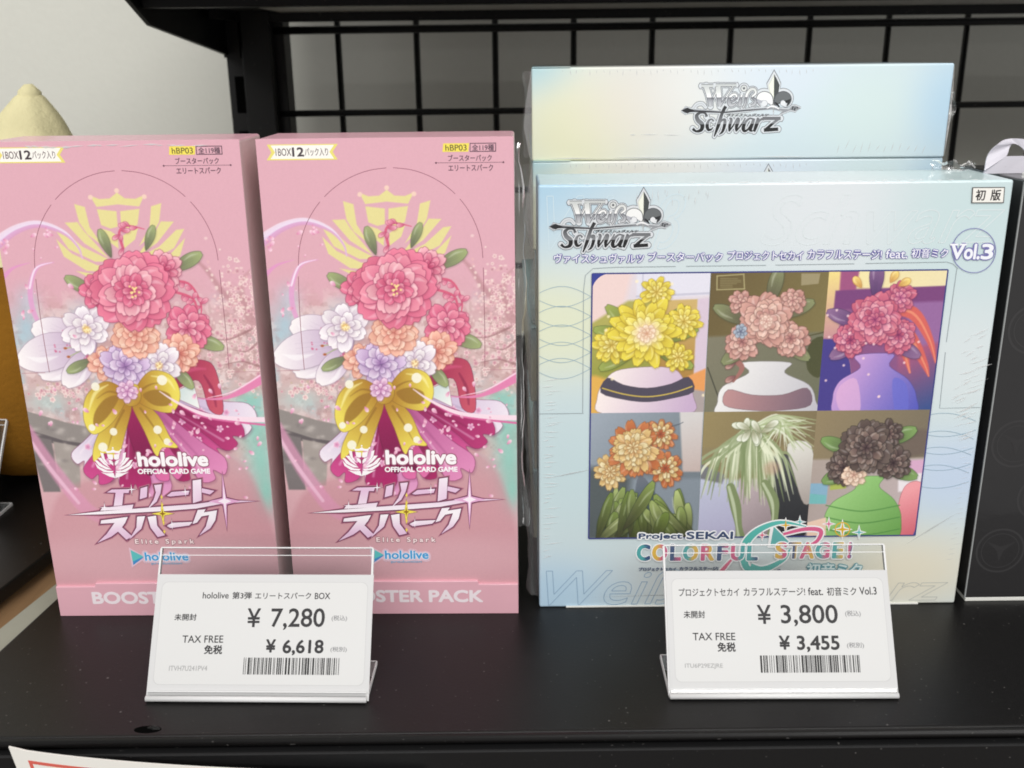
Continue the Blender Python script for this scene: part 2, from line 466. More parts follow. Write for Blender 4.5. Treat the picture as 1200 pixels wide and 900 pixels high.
    def bloom(s, c, R, cols, line, rings=3, n=9, wd=0.62, squash=1.0, seed=1, centre=None, notch=0.06, spread=0.3):
        """an open double flower: rings of petals, the outer ones first"""
        r = random.Random(seed)
        for k in range(rings):
            f = 1 - k / (rings + 0.35)
            m = max(5, int(n * (0.55 + 0.45 * f)))
            off = r.random() * 6
            order = list(range(m)); r.shuffle(order)
            for i in order:
                a = off + 2 * math.pi * i / m + r.uniform(-0.12, 0.12)
                L = R * f * r.uniform(1 - spread * 0.4, 1 + spread * 0.25) * (1 + (squash - 1) * abs(math.sin(a)))
                b0, t0 = cols[k % len(cols)]
                j = r.uniform(-9, 9)
                s.petal(c, a, L, R * wd * f, tuple(np.clip(np.array(b0) + j, 0, 255)), tuple(np.clip(np.array(t0) + j, 0, 255)), line, notch=notch, bend=r.uniform(-0.15, 0.15))
        if centre:
            s.blob(c, R * 0.16, R * 0.16, centre, 0.95, 2)
            for i in range(16):
                a = r.random() * 6.28; q = R * 0.2 * r.random()
                s.blob((c[0] + q * math.cos(a), c[1] + q * math.sin(a)), R * 0.035, R * 0.035, (255, 240, 190), 0.9, 2)
    def build(s, name, mat, parent, n, cut=None):
        """the dots become the corners of one fine sheet; cut = (u0,v0,u1,v1) takes a piece of it"""
        i0, j0, i1, j1 = 0, 0, s.W, s.H
        if cut:
            i0 = int(round((cut[0] - s.b[0]) * s.k)); i1 = int(round((cut[2] - s.b[0]) * s.k))
            j0 = int(round((cut[1] - s.b[1]) * s.k)); j1 = int(round((cut[3] - s.b[1]) * s.k))
            i0 = max(i0, 0); j0 = max(j0, 0); i1 = min(i1, s.W); j1 = min(j1, s.H)
        A = s.a[j0:j1, i0:i1]; h, wd = A.shape[:2]
        us = s.b[0] + (np.arange(wd) + i0) / (s.W - 1) * (s.b[2] - s.b[0])
        vs = s.b[1] + (np.arange(h) + j0) / (s.H - 1) * (s.b[3] - s.b[1])
        U, V = np.meshgrid(us, vs)
        o0 = np.array(s.f.place(0, 0, n)); ou = np.array(s.f.place(1, 0, n)) - o0; ov = np.array(s.f.place(0, 1, n)) - o0
        co = (o0 + U[..., None] * ou + V[..., None] * ov) * S
        idx = np.arange(h * wd).reshape(h, wd)
        q = np.stack([idx[:-1, :-1], idx[:-1, 1:], idx[1:, 1:], idx[1:, :-1]], -1).reshape(-1, 4)
        me = bpy.data.meshes.new(name)
        me.vertices.add(h * wd); me.vertices.foreach_set('co', co.astype(np.float32).ravel())
        me.loops.add(q.size); me.loops.foreach_set('vertex_index', q.astype(np.int32).ravel())
        me.polygons.add(len(q)); me.polygons.foreach_set('loop_start', np.arange(0, q.size, 4, dtype=np.int32))
        me.polygons.foreach_set('loop_total', np.full(len(q), 4, np.int32))
        me.update(calc_edges=True)
        ca = me.color_attributes.new('Col', 'FLOAT_COLOR', 'POINT')
        c = np.ones((h * wd, 4), np.float32); c[:, :3] = lin(np.clip(A, 0, 255)).reshape(-1, 3)
        ca.data.foreach_set('color', c.ravel())
        return link(name, me, mat, parent)

# ------------------------------------------------------------------ the setting
def setting():
    m = plain('wallpaper', (211, 211, 202), rough=0.8, scale=260, tone=0.012, bump=0.10)
    b = MB(); b.box(-120, 120, 46, 48, -90, 140)
    tag(b.build('wall', m), kind='structure')
    fm = plain('wood_floor', (92, 72, 52), rough=0.5, scale=30, tone=0.2, stretch=(6, 0.6, 1))
    b = MB(); b.box(-160, 160, -160, 46, -92, -90)
    tag(b.build('floor', fm), kind='structure')
setting()

DECK = black_metal('deck_paint', (16, 15, 15), rough=0.38, spec=0.30, bump=0.05)
STEEL = black_metal('steel_paint', (17, 17, 18), rough=0.5, spec=0.3)

def display_shelf():
    t = thing('display_shelf', 'black metal shop shelf with slotted post, carrying the card boxes', 'shelf', (0, 10, -6))
    t.location.z = -0.06; t.location.y = 0.1
    inv = Matrix.Translation(-t.location)
    def put(o): o.matrix_parent_inverse = inv; return o
    # deck: left side runs slightly askew beside the next shelf
    b = MB()
    b.prism([(-17.45, -6.75), (60, -6.75), (60, 34), (-16.4, 34), (-16.4, 1.2)], 'z', -0.55, 0.0, bevel=0.10, seg=3)
    put(b.build('deck', DECK, t, smooth=False))
    # rounded front edge roll and the face below it, parted by a groove
    b = MB()
    b.tube([(-17.5, -6.80, -0.13), (60, -6.80, -0.13)], 0.13, 12)
    put(b.build('edge_roll', DECK, t, smooth=True))
    b = MB()
    b.box(-17.6, 60, -7.12, -6.70, -5.5, -0.30, bevel=0.05)
    put(b.build('front_face', STEEL, t))
    # peg slot stamped in the deck near the front
    b = MB()
    P = [(-10.78 + 0.38 * math.cos(a) * (1.0), -6.43 + 0.16 * math.sin(a)) for a in np.linspace(0, 2 * math.pi, 24, endpoint=False)]
    b.prism(P, 'z', -0.04, 0.006)
    put(b.build('slot', plain('slot_dark', (9, 9, 9), rough=0.9, spec=0.0), t))
    b = MB()
    b.tube([(-10.80, -6.36, 0.0), (-10.62, -6.38, 0.004), (-10.43, -6.42, 0.004)], [0.03, 0.07, 0.03], 8)
    put(b.build('slot_rim', DECK, t))
    # slotted post at the back left
    b = MB()
    b.box(-17.95, -14.3, 35.2, 37.2, -90, 60, bevel=0.08)
    b.box(-16.75, -14.9, 34.2, 35.2, -90, 60, bevel=0.12)
    put(b.build('post', STEEL, t))
    for k in range(9):
        z = 20.1 - k * 3.3
        b = MB(); b.box(-17.55, -16.95, 35.14, 35.22, z - 2.2, z, bevel=0.03)
        put(b.build('post_slot', plain('slot_dark', (4, 4, 4)), t))
    # arm that carries the upper shelf
    b = MB()
    b.prism([(35.2, 18.04), (21.5, 19.36), (18.6, 20.5), (5.0, 21.6), (5.0, 23.2), (35.2, 23.2)], 'x', -18.0, -17.75, bevel=0.03)
    b.box(-18.0, -17.0, 34.9, 35.2, 17.9, 23.2)
    put(b.build('bracket', STEEL, t))
    # right end, out of the picture: the same arm and post
    b = MB()
    b.box(56, 60, 35.2, 37.2, -90, 60, bevel=0.08)
    b.prism([(35.2, 18.04), (21.5, 19.36), (18.6, 20.5), (5.0, 21.6), (5.0, 23.2), (35.2, 23.2)], 'x', 59.75, 60.0, bevel=0.03)
    put(b.build('post', STEEL, t))
    # upper shelf with its rear lip and stiffening ribs underneath
    b = MB()
    b.box(-17.7, 59.7, 8.0, 35.0, 20.50, 20.95, bevel=0.05)
    b.box(-17.7, 59.7, 34.4, 35.0, 19.92, 20.50, bevel=0.05)
    b.box(-17.7, 59.7, 20.2, 21.2, 20.1, 20.50, bevel=0.05)
    put(b.build('upper_shelf', STEEL, t))
    b = MB(); b.box(-17.7, 59.7, 35.25, 35.6, 20.97, 33.8)
    put(b.build('added_shade_panel', STEEL, t))  # unseen panel, added to keep light off the wall behind the grid
    b = MB(); b.box(-17.3, -16.9, 30, 34.4, 20.0, 20.5)
    put(b.build('shelf_hook', STEEL, t))
    b = MB(); b.box(-14.2, 59.0, 21.25, 34.38, 20.46, 20.498)
    put(b.build('underside_sheet', plain('grey_sheet', (196, 193, 187), rough=.45, scale=60, tone=.03), t))
    P = [(-12.7 + 0.62 * math.cos(a), 25.8 + 0.8 * math.sin(a)) for a in np.linspace(0, 2 * math.pi, 24, endpoint=False)]
    b = MB(); b.prism(P, 'z', 20.45, 20.47)
    put(b.build('shelf_hole', plain('slot_dark', (4, 4, 4)), t))
    return t
display_shelf()

def wire_grid():
    b = MB()
    for i in range(15):
        x = -15.9 + 4.86 * i
        if x < 58: b.tube([(x, 35.6, -40), (x, 35.6, 20.2)], 0.20, 8)
    for k in range(13):
        z = 19.45 - 4.93 * k
        b.tube([(-15.3, 35.25, z), (58, 35.25, z + 0.1)], 0.20 if k else 0.24, 8)
    o = b.build('wire_grid', STEEL, None, smooth=True)
    tag(o, 'black wire grid panel standing behind the boxes in front of the grey wall', 'grid panel')
wire_grid()

def side_shelf():
    o = MB()
    o.prism([(-60, -7), (-20.1, -7), (-18.05, 5.4), (-18.05, 34), (-60, 34)], 'z', -0.55, 0, bevel=0.06)
    t = o.build('side_shelf', DECK)
    tag(t, 'neighbouring black shelf under the yellow plush, across the gap with the pale strip', 'shelf')
    b = MB()
    b.prism([(-19.2, -6.9), (-16.6, -6.9), (-16.0, 3.03), (-16.0, 34), (-17.3, 34), (-17.3, 3.03), (-17.95, -0.28)], 'z', -0.9, -0.5, bevel=0.03)
    o = b.build('edge_strip', plain('pale_strip', (150, 149, 136), rough=0.5, scale=300, tone=0.02))
    tag(o, 'pale grey strip running along the gap between the two black shelves', 'strip')
    b = MB(); b.box(-40, -12, -6.0, 34, -2.2, -0.93)
    o = b.build('wooden_board', plain('brown_wood', (150, 118, 84), rough=0.55, scale=26, tone=0.22, stretch=(10, 0.7, 1)))
    tag(o, 'brown wooden board lying lower in the gap beside the pale strip', 'board')
side_shelf()

# ------------------------------------------------------------------ shared drawing bits
def emblem_shapes():
    """crown over a winged shield; unit square, y downwards, centre x = 0"""
    L = []
    L.append(('crown', [(-.30, .075), (-.20, .115), (-.085, .11), (0, .045), (.085, .11), (.20, .115), (.30, .075), (.235, .20), (0, .175), (-.235, .20)]))
    sh = [[(-.235, .225), (-.02, .25), (-.02, .42), (-.10, .44), (-.20, .40)], [(-.20, .44), (-.10, .47), (-.03, .52), (-.03, .66), (-.16, .56)]]
    for q in sh:
        L.append(('shield', q)); L.append(('shield', [(-x, y) for x, y in q]))
    wings = [[(-.48, .165), (-.365, .20), (-.33, .42), (-.20, .63), (-.36, .50), (-.44, .37)],
             [(-.60, .37), (-.46, .365), (-.40, .46), (-.20, .70), (-.15, .76), (-.40, .60)],
             [(-.71, .45), (-.62, .46), (-.42, .64), (-.10, .80), (-.30, .80), (-.58, .66)],
             [(-.71, .55), (-.55, .71), (-.28, .84), (-.04, .86), (-.10, .92), (-.40, .90), (-.64, .74)],
             [(-.52, .90), (-.30, .94), (-.05, .93), (0, 1.12), (-.22, 1.06)]]
    for q in wings:
        L.append(('wing', q)); L.append(('wing', [(-x, y) for x, y in q]))
    return L

# ------------------------------------------------------------------ pink boxes
PW, PH, PD = 7.45, 15.5, 2.5
PLAN_R = [(298, 164), (602, 164), (347, 719), (607, 718)]

def pink_art(face, parent, mat):
    cv = Canvas(face, 0, 0, PW, PH, 430, 895, (219, 163, 173))
    f = cv.fill; st = cv.stroke; bl = cv.blob
    n1 = cv.noise(60, 1); n2 = cv.noise(14, 2); n3 = cv.noise(26, 5)
    vv = (cv.gy / cv.H)[..., None]; uu = (cv.gx / cv.W)[..., None]
    top = np.array((221, 170, 183.)); mid = np.array((208, 180, 177.)); low = np.array((214, 168, 175.)); base = np.array((215, 172, 180.))
    def sm(a, b, x): t = np.clip((x - a) / (b - a), 0, 1); return t * t * (3 - 2 * t)
    c = top * np.ones_like(cv.a)
    c = c + (mid - c) * sm(0.74, 0.60, vv) * 0.9
    c = c + (low - c) * sm(0.40, 0.26, vv)
    c = c + (base - c) * sm(0.22, 0.12, vv)
    cv.a[:] = c
    # clouded orchard behind: dusty blossom masses, patches of pale blue and mint between
    band = sm(0.30, 0.42, vv[..., 0]) * sm(0.76, 0.62, vv[..., 0])
    sky = np.array((178, 206, 214.)); mint = np.array((150, 200, 186.)); dust = np.array((196, 150, 150.)); pale = np.array((232, 208, 206.))
    def lay(col, al): cv.a[:] += (col - cv.a) * al[..., None]
    lay(sky, np.clip((n1 - 0.50) * 5, 0, 1) * band * 0.75)
    lay(dust, np.clip((n3 - 0.50) * 6, 0, 1) * band * 0.55)
    lay(pale, np.clip((n2 - 0.56) * 8, 0, 1) * band * 0.8)
    lay(dust * 0.88, np.clip((cv.noise(9, 9) - 0.6) * 8, 0, 1) * band * 0.45)
    bl((334, 385), 15, 30, (170, 200, 214), 0.8); bl((338, 350), 12, 16, (188, 206, 222), 0.5)
    bl((352, 470), 30, 14, (176, 210, 206), 0.6)
    for x, y, rx, ry in [(592, 500, 22, 26), (596, 540, 16, 40), (588, 470, 18, 14), (600, 575, 10, 25)]: bl((x, y), rx, ry, (142, 200, 186), 0.85)
    # branch with blossom upper right
    st([(604, 380), (588, 352), (570, 345), (552, 318), (535, 300)], [17, 13, 8, 5, 2], (190, 140, 146), soft=2.5, alpha=0.75)
    st([(590, 350), (592, 330), (602, 318)], [8, 5, 3], (194, 146, 150), soft=2.5, alpha=0.6)
    r = random.Random(4)
    for i in range(170):
        x = r.gauss(580, 16); y = r.gauss(355, 28)
        if x > 606: continue
        bl((x, y), r.uniform(1, 2.4), r.uniform(1, 2.2), r.choice([(238, 208, 206), (228, 180, 184), (242, 220, 212)]), 0.8, 2)
    for i in range(140):
        x = r.uniform(325, 605); y = r.gauss(440, 22)
        bl((x, y), r.uniform(1, 2.6), r.uniform(.8, 2), r.choice([(238, 212, 210), (206, 156, 160), (226, 188, 188), (200, 176, 150)]), 0.6, 2)
    for x, y, n_, sx, sy in [(588, 350, 60, 13, 22), (572, 400, 60, 22, 16), (352, 455, 30, 16, 8), (520, 440, 40, 26, 10), (380, 455, 30, 12, 8), (596, 415, 40, 8, 14)]:
        for i in range(n_):
            c0 = (min(r.gauss(x, sx), 604), r.gauss(y, sy)); q = r.uniform(1.6, 3.4); cl = r.choice([((222, 170, 176), (246, 218, 216)), ((206, 150, 158), (232, 192, 194)), ((232, 196, 190), (250, 232, 224))])
            a0 = r.random() * 6
            for m in range(5): cv.petal(c0, a0 + m * 1.256, q, q * .8, cl[0], cl[1], None)
    for P in [[(604, 430), (584, 424), (560, 428)], [(598, 386), (570, 398), (548, 396)], [(604, 402), (590, 412), (574, 410)]]: st(P, [3, 2, .5], (150, 104, 108), soft=1, alpha=.6)
    # grey stone parapet on the left
    f([(318, 478), (372, 494), (400, 500), (402, 520), (366, 516), (320, 502)], (146, 138, 134), smooth=0, soft=1.2)
    f([(320, 500), (366, 515), (402, 520), (402, 526), (366, 522), (321, 508)], (98, 90, 92), smooth=0, soft=1)
    f([(324, 508), (352, 514), (358, 575), (338, 575)], (122, 114, 114), smooth=0, soft=1.5)
    f([(354, 516), (384, 522), (382, 570), (358, 572)], (164, 154, 148), smooth=0, soft=1.5)
    for i in range(26): bl((r.uniform(322, 398), r.uniform(484, 560)), r.uniform(2, 6), r.uniform(2, 5), r.choice([(206, 196, 190), (120, 112, 112), (188, 176, 170)]), 0.5)
    # rosy hill that closes the lower part
    f([(540, 525), (575, 545), (594, 585), (607, 640), (607, 700), (340, 700), (345, 600), (380, 565), (440, 560), (500, 560)], (196, 136, 146), smooth=6, soft=6, alpha=0.5)
    bl((470, 655), 170, 34, (215, 167, 175), 0.95, 2); bl((430, 620), 60, 22, (213, 166, 172), .5)
    st([(325, 500), (350, 545), (382, 590), (400, 604)], [10, 15, 18, 16], (218, 150, 182), soft=3, alpha=0.75)
    st([(322, 505), (346, 545), (378, 588)], [3, 5, 4], (238, 192, 214), soft=1.5, alpha=0.8)
    # gold crown emblem of the card game printed behind
    def em(p): return (453 + p[0] * 107, 220 + (p[1]) * 107)
    for k, q in emblem_shapes():
        f([em(p) for p in q], (228, 217, 150), smooth=0, soft=0.7)
    for x, y in [(421.5, 230), (453, 222.5), (485, 230)]: f([(x + 2.9 * math.cos(a), y + 2.9 * math.sin(a)) for a in np.linspace(0, 6.28, 14)], (240, 206, 190), smooth=0)
    # violet and white ribbon sweeps at upper left
    for k, (dx, col) in enumerate([((0, 0), (206, 170, 216)), ((0, 4), (232, 212, 236)), ((0, -3), (240, 226, 240)), ((0, 8), (216, 158, 200))]):
        st([(306 + dx[0], 281 + dx[1]), (330, 266 + dx[1] * .6), (358, 260 + dx[1] * .4), (386, 270 + dx[1] * .3), (402, 288), (406, 302)], [6, 5, 4, 3, 2, .8], col, soft=1, alpha=0.8)
    st([(312, 322), (324, 312), (344, 306)], [5, 3, .6], (226, 150, 200), alpha=0.8)
    st([(372, 306), (352, 312), (342, 335), (343, 362), (354, 384), (380, 402), (402, 416)], [1, 4, 6, 6, 5, 4, 1.5], (226, 160, 204), soft=1, alpha=0.85)
    st([(370, 306), (350, 313), (341, 336)], [.6, 2, 2.4], (246, 228, 244), alpha=0.9)
    # ---- bouquet
    wl = (118, 92, 120); pl = (150, 56, 92)
    # pleated wrapping paper that flares out below the knot
    kx, ky = 452, 452
    pal = [((176, 150, 192), (240, 230, 240)), ((150, 28, 88), (206, 74, 140)), ((196, 120, 170), (240, 196, 218)), ((128, 20, 74), (176, 40, 106)), ((176, 90, 146), (226, 156, 198)), ((158, 34, 96), (222, 110, 166)),
           ((122, 18, 70), (168, 36, 98)), ((178, 84, 140), (224, 140, 186)), ((150, 30, 90), (210, 84, 148)), ((132, 20, 76), (184, 54, 116)), ((186, 160, 198), (238, 226, 238))]
    n_ = len(pal); order = list(range(0, n_, 2)) + list(range(1, n_, 2))
    for i in order:
        a0 = math.radians(132 - i * 10.6); a1 = math.radians(132 - (i + 1.45) * 10.6); am_ = (a0 + a1) / 2
        R_ = 128 + 9 * math.sin(i * 2.1) - (10 if i < 2 else 0) + (8 if i > 6 else 0)
        def pt(a, q): return (kx + q * math.cos(a), ky + q * math.sin(a) * .94)
        P = [pt(a0, 14), pt(a0, R_ * .7), pt(a0 + .02, R_ * .96), pt((a0 * 2 + a1) / 3, R_ * 1.02), pt(am_, R_ * .95), pt((a0 + a1 * 2) / 3, R_ * 1.04), pt(a1 - .02, R_ * .95), pt(a1, R_ * .7), pt(a1, 14)]
        f([(x + 1, y + 2) for x, y in P], (110, 40, 80), smooth=4, soft=4, alpha=.35)
        f(P, ((pt(am_, 30), pal[i][0]), (pt(am_, R_), pal[i][1])), smooth=4, line=(104, 24, 70), lw=.5)
        st([pt(am_, 30), pt(am_ + .01, R_ * .8)], [5, 1], tuple(np.array(pal[i][0]) * .85), soft=2.5, alpha=.45)
        st([pt(a0 - .05, 60), pt(a0 - .05, R_ * .9)], [1, 3], (255, 240, 248), soft=1.6, alpha=.35)
        for k in range(2):
            q = R_ * r.uniform(.55, .85); an = am_ + r.uniform(-.06, .06); c0 = pt(an, q)
            for m in range(5): cv.petal(c0, m * 1.256 + i, 4.2, 3, (226, 150, 190), (246, 206, 226), None)
    # magenta ribbon loop and its tail on the right
    f([(470, 448), (516, 426), (538, 422), (552, 434), (557, 482), (541, 480), (531, 446), (504, 456), (478, 468)], (((476, 446), (140, 22, 70)), ((552, 470), (200, 84, 104))), smooth=5, line=(96, 14, 52))
    f([(494, 462), (525, 448), (530, 479)], (((500, 455), (196, 212, 212)), ((528, 475), (240, 242, 238))), smooth=0, line=pl, lw=.5)
    st([(486, 450), (520, 434), (540, 432)], [1, 5, 2], (214, 90, 130), soft=1.8, alpha=.6); st([(538, 440), (546, 456), (549, 476)], [2, 4, 2], (112, 16, 60), soft=1.5, alpha=.45)
    # large white lily at the left
    for an, L, W_ in [(2.55, 76, 34), (3.5, 74, 36), (3.02, 92, 44), (2.15, 62, 30)]:
        c0 = (412, 402); cv.petal(c0, an, L, W_, (196, 178, 208), (250, 244, 244), (150, 124, 150), bend=.08 if an < 3 else -.08)
        for k in range(9):
            q = r.uniform(.25, .6) * L; bl((c0[0] + q * math.cos(an + r.uniform(-.12, .12)), c0[1] + q * math.sin(an + r.uniform(-.12, .12))), 1.2, 1.2, (206, 96, 136), .7, 2)
    for an in (2.7, 3.0, 3.3): st([(412, 402), (412 + 34 * math.cos(an), 402 + 34 * math.sin(an))], [1.4, .8], (170, 190, 120)); bl((412 + 35 * math.cos(an), 402 + 35 * math.sin(an)), 2.2, 1.6, (176, 96, 50), 1, 2)
    # leaves
    for a, x, y, L in [(-2.6, 420, 345, 42), (-0.5, 508, 318, 44), (0.35, 520, 392, 46), (2.7, 408, 420, 34), (0.9, 500, 425, 38), (-1.9, 440, 300, 34), (-1.2, 482, 292, 30)]:
        cv.petal((x, y), a, L, L * .36, (110, 128, 92), (164, 176, 120), (78, 88, 66))
    # sprays of thin stems and buds right and above
    for P in [[(500, 330), (528, 332), (541, 356), (538, 378)], [(504, 340), (532, 350), (536, 372)], [(500, 400), (522, 412), (528, 430)], [(455, 290), (452, 272), (462, 264), (482, 268)]]:
        st(P, [3.4, 3, 2.2, 1.0][:len(P)], (214, 96, 126), soft=.8)
        for i in range(8):
            t = i / 7; q = P[min(int(t * (len(P) - 1)), len(P) - 2)]; q2 = P[min(int(t * (len(P) - 1)) + 1, len(P) - 1)]
            k = t * (len(P) - 1) % 1
            cv.petal((q[0] + (q2[0] - q[0]) * k, q[1] + (q2[1] - q[1]) * k), r.uniform(0, 6.28), r.uniform(6, 11), 5.5, (222, 104, 136), (240, 176, 188), (170, 60, 96), lw=.4)
    PK = [((196, 62, 104), (232, 128, 154)), ((206, 80, 118), (238, 152, 170)), ((214, 92, 126), (244, 190, 196))]
    PE = [((224, 130, 110), (246, 196, 172)), ((230, 146, 124), (250, 214, 190))]
    WH = [((206, 190, 212), (250, 244, 244)), ((222, 206, 220), (252, 248, 246))]
    VI = [((166, 128, 186), (226, 206, 232)), ((186, 150, 200), (238, 224, 240))]
    dk = (140, 44, 84)
    cv.bloom((523, 385), 30, PK, dk, 3, 9, seed=3)
    cv.bloom((512, 414), 25, PE, (176, 90, 80), 3, 8, seed=8)
    cv.bloom((424, 424), 22, PE, (176, 90, 80), 3, 8, seed=9)
    cv.bloom((404, 385), 30, WH, (150, 120, 150), 3, 8, seed=5, centre=(236, 196, 110))
    cv.bloom((486, 428), 28, WH, (150, 120, 150), 3, 8, seed=15, centre=(226, 180, 120))
    cv.bloom((446, 428), 30, VI, (110, 80, 136), 3, 9, seed=6)
    cv.bloom((500, 316), 24, PK[::-1], dk, 3, 9, seed=13)
    cv.bloom((424, 340), 26, PK, dk, 3, 8, seed=23)
    cv.bloom((462, 392), 31, PE, (176, 90, 80), 4, 9, seed=31)
    cv.bloom((462, 340), 50, PK, dk, 5, 11, seed=2, wd=.66)
    for i in range(14):
        a = r.uniform(0, 6.28); q = r.uniform(2, 8); bl((462 + q * math.cos(a), 340 + q * math.sin(a)), 1.4, 1.4, (250, 226, 150), .95, 2)
    # yellow spotted bow with plum middle tail
    yl, yd, ln = (236, 218, 92), (176, 128, 44), (128, 96, 40)
    f([(444, 470), (452, 468), (470, 512), (490, 552), (474, 548), (462, 556), (444, 512)], (((448, 470), (158, 30, 90)), ((480, 550), (118, 16, 70))), smooth=3, line=(90, 12, 52))
    f([(440, 470), (420, 488), (402, 520), (400, 540), (414, 530), (428, 536), (440, 506), (450, 474)], (((440, 474), yd), ((405, 535), yl)), smooth=4, line=ln)
    f([(458, 466), (480, 486), (492, 512), (500, 524), (482, 524), (474, 534), (462, 504), (450, 474)], (((458, 470), yd), ((492, 522), yl)), smooth=4, line=ln)
    f([(444, 458), (422, 446), (398, 462), (392, 490), (402, 508), (424, 496), (442, 472)], (((440, 462), yd), ((398, 488), yl)), smooth=6, line=ln)
    f([(436, 464), (420, 466), (406, 482), (404, 498), (420, 488)], (150, 108, 38), smooth=5, alpha=.8, soft=1.2)
    f([(458, 452), (476, 434), (500, 440), (508, 462), (498, 482), (476, 480), (456, 468)], (((460, 460), yd), ((502, 462), yl)), smooth=6, line=ln)
    f([(464, 462), (480, 456), (496, 462), (494, 474), (476, 474)], (150, 108, 38), smooth=5, alpha=.8, soft=1.2)
    for P in [[(424, 450), (408, 460), (399, 480)], [(476, 440), (494, 444), (502, 456)]]: st(P, [1, 4, 1], (252, 244, 170), alpha=.65, soft=1.4)
    for P in [[(440, 462), (424, 458), (410, 466)], [(460, 458), (474, 450), (488, 448)], [(440, 480), (426, 504), (418, 524)], [(460, 478), (474, 500), (484, 518)]]: st(P, [3, 2, .6], (140, 100, 36), alpha=.6, soft=1.2)
    for x, y, q in [(409, 452, 5), (488, 445, 6), (401, 500, 4), (426, 505, 4.5), (412, 523, 5.5), (478, 503, 5), (488, 517, 4), (470, 474, 0)]:
        if q: f([(x + q * math.cos(a), y + q * math.sin(a)) for a in np.linspace(0, 6.28, 16)], (246, 242, 222), smooth=0, alpha=.95)
    f([(442, 452), (458, 450), (462, 464), (456, 474), (444, 474), (438, 462)], (((440, 455), yl), ((460, 472), yd)), smooth=5, line=ln)
    cv.bloom((446, 458), 14, [((196, 130, 176), (244, 214, 232)), ((210, 150, 190), (250, 228, 240))], (150, 80, 140), 2, 7, seed=44)
    # ribbon sweeps right
    st([(484, 458), (505, 472), (536, 486), (570, 491), (604, 492)], [1, 3.2, 5.5, 6.5, 6.5], (246, 220, 232), soft=.9)
    st([(510, 477), (540, 490), (604, 498)], [.8, 2, 2.6], (220, 110, 162), soft=.8)
    st([(528, 467), (556, 467), (580, 459), (604, 445)], [.8, 3.4, 7, 11], (226, 132, 176), soft=1)
    st([(540, 466), (570, 459), (604, 440)], [.6, 1.6, 2], (246, 206, 224), soft=.7)
    # small leaf-like petals drifting over everything
    for i in range(95):
        t = r.random()
        x, y = (r.uniform(330, 604), r.uniform(455, 585)) if t < .6 else (r.uniform(310, 400), r.uniform(262, 400)) if t < .85 else (r.uniform(480, 600), r.uniform(470, 520))
        L = r.uniform(2.5, 8)
        cv.petal((x, y), r.uniform(0, 6.28), L, L * .62, (236, 150, 184), (250, 222, 232), None)
    # soft dusk glow over the lower drawing, printed
    bl((470, 612), 90, 26, (208, 150, 158), 0.45, 1.4)
    cv.a += (cv.noise(2, 77, 2)[..., None] - .5) * 5
    return cv.build('front_artwork', mat, parent, face.next())

